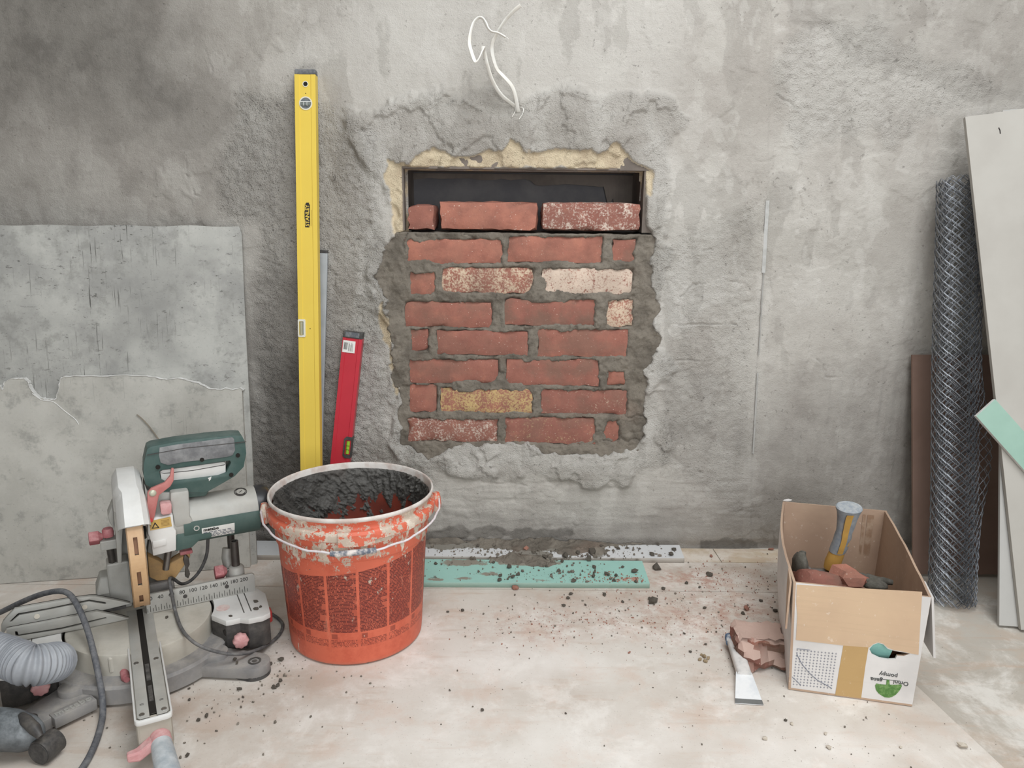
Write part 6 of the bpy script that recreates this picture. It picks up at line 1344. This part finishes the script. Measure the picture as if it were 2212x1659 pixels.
gr = vplate('grip', z7([(800, 262), (1000, 226), (1400, 174), (1670, 136), (1692, 160), (1704, 290), (1672, 352), (1600, 372), (1300, 410), (1100, 430), (900, 470), (812, 440), (792, 350)], HV + .002), [], HV - .047, HV + .002, M_OVER, hn, .005)
for zx in (905, 1085, 1165, 1350, 1425, 1600):
    (a0, z0_), (a1, z1_) = z7([(zx, 330 - (zx - 900) * .12)], HV + .003)[0], z7([(zx + 22, 440 - (zx - 900) * .12)], HV + .003)[0]; MB().tube([Q(a0, HV + .0016, z0_), Q(a1, HV + .0016, z1_)], .0008, 6).build('grip_ridge', M_OVER, gr, 50)
vplate('housing_seam', z7([(650, 346), (1100, 262), (1835, 186), (1835, 193), (1100, 269), (650, 353)], HV + .0021), [], HV + .0005, HV + .0026, M_DGREY, hn)
for zx, zy in ((780, 490), (1305, 400), (1735, 350), (1655, 582)):
    (uu, zz_), = z7([(zx, zy)], HV); b = MB(); b.plate(disc(uu, zz_, .0042, 14), [], lambda p, q, d: Q(p, d, q), HV - .002, HV + .0026); b.build('screw_hole', M_DARKHOLE, hn, 30)
vplate('plaster_fleck', z7([(1375, 625), (1420, 605), (1412, 640), (1390, 660), (1388, 636)], HV + .0006), [], HV - .001, HV + .0008, M_SILW, hn)
vplate('handle_neck', z7([(1000, 770), (1400, 765), (1350, 840), (1100, 860), (960, 840)], HV - .01), [], HV - .05, HV - .008, M_GREEN, hn, .004)
lv_ = vplate('release_lever', z7([(940, 512), (972, 510), (974, 560), (968, 660), (930, 725), (795, 830), (768, 950), (748, 1062), (728, 1132), (652, 1132), (650, 1000), (655, 800), (700, 748), (860, 680), (925, 600)], HV + .034), [], HV + .026, HV + .034, simple('dusty_red_lever', srgb(172, 98, 94), .6, c2=srgb(188, 124, 118), scale=14, dust=srgb(220, 170, 162), dustamt=.4), saw, .0015)
(uu, zz_), = z7([(718, 805)], HV + .034); b = MB(); b.lathe([(0, .003), (.0035, .003), (.0055, .002), (.0068, 0)], 18, M=Matrix.Translation(Q(uu, HV + .034, zz_)) @ Matrix(((1, 0, 0, 0), (0, 0, -1, 0), (0, 1, 0, 0), (0, 0, 0, 1)))); b.build('lever_screw', simple('pale_screw', srgb(196, 196, 176), .45, .4), lv_, 40)
vplate('lock_button', z7([(806, 945), (835, 932), (930, 926), (945, 940), (945, 1040), (930, 1052), (840, 1066), (818, 1050)], .066), [], .045, .066, M_PINKL, saw, .003)
vplate('inner_housing', z7([(660, 800), (925, 800), (940, 930), (960, 1080), (700, 1130), (640, 1050), (620, 700)], .036), [], -.02, .036, M_SIL, saw, .002)
# trench parts under the head: bolt, wing nut, sawdust-caked bracket
br_ = vplate('stop_bracket', [L(*q, -.03) for q in [(318, 1200), (345, 1212), (358, 1222), (398, 1200), (410, 1192), (412, 1204), (392, 1232), (378, 1252), (340, 1256), (322, 1248)]], [], -.06, -.03, M_SAWD, saw, .004)
(uu, zz_), (u2, z2_) = L(368, 1192, -.02), L(358, 1230, -.02); b = MB(); b.tube([Q(uu, -.02, zz_ + .02), Q(u2, -.02, z2_)], .0065, 14); b.build('stop_bolt', M_STEEL, br_, 40)
wn_ = [L(*q, -.02) for q in [(399, 1198), (408, 1205), (410, 1220), (406, 1228), (411, 1240), (407, 1250), (400, 1246), (401, 1228), (396, 1212)]]; vplate('wing_nut', wn_, [], -.03, -.02, M_TUBE, br_, .001)
(uu, zz_), = [L(402, 1192, -.01)]; b = MB(); b.box(Q(uu - .012, -.004, zz_ - .004), Q(uu + .012, -.02, zz_ + .004)); b.build('stop_knob', M_PINK, br_, 0, .002)
vplate('chute', [L(*q, -.05) for q in [(322, 1165), (390, 1172), (384, 1195), (350, 1222), (330, 1215), (318, 1195)]], [], -.08, -.05, M_SIL, saw, .003)
# hold-down post on the right fence, knobs on the left
(ur, zr0), (_, zr1) = L(510, 1228, -.025), L(509, 1168, -.025)
b = MB(); b.lathe([(.0165, ZT), (.0165, zr0 + .002), (.014, zr0 + .006), (.0095, zr0 + .008)], 28, c=Q(ur, -.025, 0), cap0=True, cap1=True); cl = b.build('clamp_socket', M_SIL, saw, 35)
b = MB(); b.lathe([(.0085, zr0), (.0085, zr1), (.0055, zr1), (.0055, zr1 - .02)], 24, c=Q(ur, -.025, 0)); b.build('clamp_post', M_TUBE, cl, 35)
(uk, zk) = L(477, 1236, -.02); b = MB(); b.tube([Q(uk + .012, -.022, zk), Q(ur - .01, -.025, zk + .002)], .003, 10); b.build('knob_shaft', M_STEEL, cl, 40)
def wingknob(name, u_, v_, z_, l_, r_, mat, par):
    b = MB(); vs = []; n_ = 20
    for x, k_ in ((-l_, .8), (-l_ * .92, 1), (l_ * .4, 1), (l_ * .6, .8), (l_, .45)):
        for k in range(n_): a = 2 * math.pi * k / n_; rr_ = r_ * k_ * (1 + .13 * math.cos(4 * a)); vs.append(Q(u_ + x, v_ + rr_ * math.cos(a), z_ + rr_ * math.sin(a)))
    b.add(vs, [(i * n_ + k, i * n_ + (k + 1) % n_, (i + 1) * n_ + (k + 1) % n_, (i + 1) * n_ + k) for i in range(4) for k in range(n_)] + [tuple(range(n_)), tuple(4 * n_ + k for k in range(n_))]); return b.build(name, mat, par, 35)
wingknob('clamp_knob', uk, -.022, zk, .0125, .0135, M_PINK, cl)
(u3, z3), (u4, z4) = L(500, 1182, -.07), L(499, 1150, -.07); b = MB(); b.tube([Q(u3, -.07, ZT - .02), Q(u3, -.07, z4 + .01)], .0078, 14); b.build('rear_post', M_TUBE, saw, 40)
b = MB(); b.tube([Q(u3 - .008, -.07, z3), Q(u3 - .012, -.066, z3 - .02), Q(ur - .012, -.04, zr0 - .01), Q(ur - .004, -.03, ZT + .01)], .011, 12); b.build('post_bracket', M_SIL, saw, 50)
(u5, z5), (u6, z6) = L(207, 1162, -.05), L(233, 1150, -.05); (u7, z7_) = L(231, 1172, -.05); lk = MB().box(Q(u7 - .012, -.062, z7_ - .011), Q(u7 + .018, -.036, z7_ + .009)).build('depth_stop', M_SIL, saw, 0, .002)
wingknob('stop_knob', u5, -.05, z5, .0125, .0125, M_PINK, lk); b = MB(); b.tube([Q(u5 + .01, -.05, z5), Q(u7, -.05, z7_ + .003)], .003, 8); b.build('stop_screw', M_STEEL, lk, 40)
b = MB(); b.tube([Q(u6, -.05, z6 - .008), Q(u6, -.05, z6 + .006), Q(u6, -.05, z6 + .009)], [.0105, .0105, .008], 16); b.build('stop_cap', M_PINK, lk, 40)
b = MB(); b.tube([Q(u7 + .004, -.05, z7_ - .01), Q(u7 + .006, -.055, z7_ - .05)], .007, 12); b.tube([Q(u7 + .015, -.05, z7_ - .01), Q(u7 + .016, -.055, z7_ - .05)], .006, 12); b.build('stop_rods', M_TUBE, lk, 40)
b = MB(); b.box(Q(u7 - .006, -.045, ZT + .008), Q(u7 + .035, -.085, z7_ - .045)); b.build('stop_base', M_SIL, saw, 0, .004)
vplate('side_cover', z7([(180, 1080), (240, 935), (262, 1180), (262, 1290), (230, 1200), (205, 1160)], -.03), [], -.07, -.03, M_SIL, saw, .003)
# power cord
def WL(px, py, v): u_, z_ = L(px, py, v); return SO + UX * u_ + VX * v + np.array([0, 0, z_ - ZT])
cp = [WL(449, 1150, -.01), WL(449, 1168, -.02), WL(446, 1200, -.04), WL(432, 1232, -.05), WL(412, 1254, -.055), WL(392, 1261, -.05), WL(374, 1250, -.03), WL(366, 1252, .012), WL(371, 1282, .022), F(378, 1318, .093), F(391, 1356, .091), F(411, 1381, .089), F(438, 1398, .078), F(478, 1410, .058), F(515, 1413, .044), F(552, 1405, .026), F(582, 1390, .008), F(604, 1370, .005), F(611, 1350, .005), F(602, 1337, .005), F(588, 1327, .005), F(560, 1310, .005)]
b = MB(); inv = saw.matrix_basis.inverted() if False else (Matrix.Translation((SO[0], SO[1], 0)) @ Matrix.Rotation(SA, 4, 'Z')).inverted()
b.tube([tuple(inv @ Vector(q)) for q in spline(cp, 7)], .0034, 10); b.build('power_cord', simple('grey_rubber_cord', srgb(74, 74, 76), .7, c2=srgb(108, 106, 104), scale=40, dust=srgb(160, 156, 150), dustamt=.5), saw, 60)
# chips of mortar lying on the saw
for px, py, d, z_ in [(553, 1300, 10, ZT), (553, 1316, 11, ZT), (562, 1311, 8, ZT), (498, 1331, 8, ZT), (361, 1333, 8, ZT), (507, 1424, 10, .028), (512, 1431, 8, .028), (476, 1413, 7, .028)]:
    lump('mortar_crumb', 'small dark crumb of mortar fallen on the right half of the mitre saw base', 'mortar crumb', 'crumbs on the mitre saw', px, py, d, M_CRUMB, z_)

# ---- black cable draped over the saw fence
pts = [F(-170, 1400, .006), F(-70, 1355, .02), F(0, 1323, .06), F(50, 1299, .10), (0, 0, 0), F(128, 1277, .150), F(150, 1284, .152), F(168, 1310, .142), F(186, 1352, .118), F(200, 1400, .095), F(211, 1450, .065), F(220, 1500, .035), F(222, 1542, .012), F(214, 1582, .0062), F(199, 1622, .0062), F(178, 1659, .0062), F(140, 1710, .0062), F(80, 1770, .0062)]
pts[4] = F(92, 1283, .130)
tag(MB().tube(spline(pts, 8), .0056, 12).build('extension_cable', simple('dusty_black_cable', srgb(78, 80, 86), .7, c2=srgb(116, 116, 118), scale=50, amt=.8, dust=srgb(150, 148, 146), dustamt=.45, bump=.2), None, 60), 'thick dusty black cable arching over the left fence of the mitre saw', 'cable')
# ---- ribbed suction hose and its handle
hc = [F(-300, 1400, .05), F(-180, 1395, .08), F(-60, 1400, .125), F(0, 1414, .128), F(36, 1426, .125), F(62, 1437, .122)]
e_ = hc[-1]; hc += [e_ + np.array([.014, .012, -.006]), e_ + np.array([.016, .036, -.018]), e_ + np.array([.008, .060, -.032])]
S = spline(hc, 60); acc = np.concatenate([[0], np.cumsum([np.linalg.norm(S[i + 1] - S[i]) for i in range(len(S) - 1)])]); T = np.arange(0, acc[-1], .0008); S2 = np.stack([np.interp(T, acc, [p[k] for p in S]) for k in range(3)], -1)
rad = .0325 + .0026 * np.sin(2 * math.pi * T / .0058); M_HOSE = simple('grey_ribbed_hose', srgb(150, 153, 158), .45, c2=srgb(122, 125, 132), scale=14, dust=srgb(206, 204, 202), dustamt=.2, bump=.05)
tag(MB().tube(list(S2), list(rad), 28).build('suction_hose', M_HOSE, None, 60), 'grey ribbed suction hose coming in at the left over the mitre saw base', 'hose')
M_HND = simple('dark_grey_handle', srgb(74, 78, 80), .42, c2=srgb(52, 54, 56), scale=9, dust=srgb(176, 182, 186), dustamt=.75, bump=.15)
vh = thing('vacuum_handle', 'dark grey vacuum handle with a black tube socket on the floor at the lower left', 'vacuum handle', tuple(F(20, 1590))); VO = Vector(F(20, 1590))
hp_ = [F(-260, 1560, .05), F(-120, 1568, .052), F(-40, 1572, .052), F(20, 1577, .048), F(58, 1585, .042), F(80, 1591, .038), F(92, 1594, .036)]
b = MB(); b.tube([tuple(Vector(q) - VO) for q in spline(hp_, 6)], list(np.interp(np.linspace(0, 6, 37), range(7), [.028, .031, .0335, .0335, .029, .020, .006])), 24); b.build('body', M_HND, vh, 60)
tb_ = [F(104, 1604, .0285), F(70, 1634, .0285)]; q0, q1 = F(121, 1597, .0225), F(83, 1628, .0225)
b = MB(); b.tube([tuple(Vector(q) - VO) for q in (q0 + (q0 - q1) * .02, q0, q0 + (q1 - q0) * .9, q1)], [.017, .0205, .0215, .0205], 28); b.build('tube_socket', M_DGREY, vh, 40)
dq = (q1 - q0) / np.linalg.norm(q1 - q0); b = MB(); b.tube([tuple(Vector(q1) - VO), tuple(Vector(q1 + dq * .0012) - VO)], .0185, 24); b.build('socket_mouth', M_BLACK, vh, 40)
pb = F(66, 1563, .068); b = MB(); b.tube([tuple(Vector(F(46, 1545, .074)) - VO), tuple(Vector(F(56, 1556, .0715)) - VO), tuple(Vector(F(76, 1576, .064)) - VO), tuple(Vector(F(88, 1592, .055)) - VO)], [.006, .0095, .0095, .005], 14); b.build('thumb_slide', M_DGREY, vh, 60)
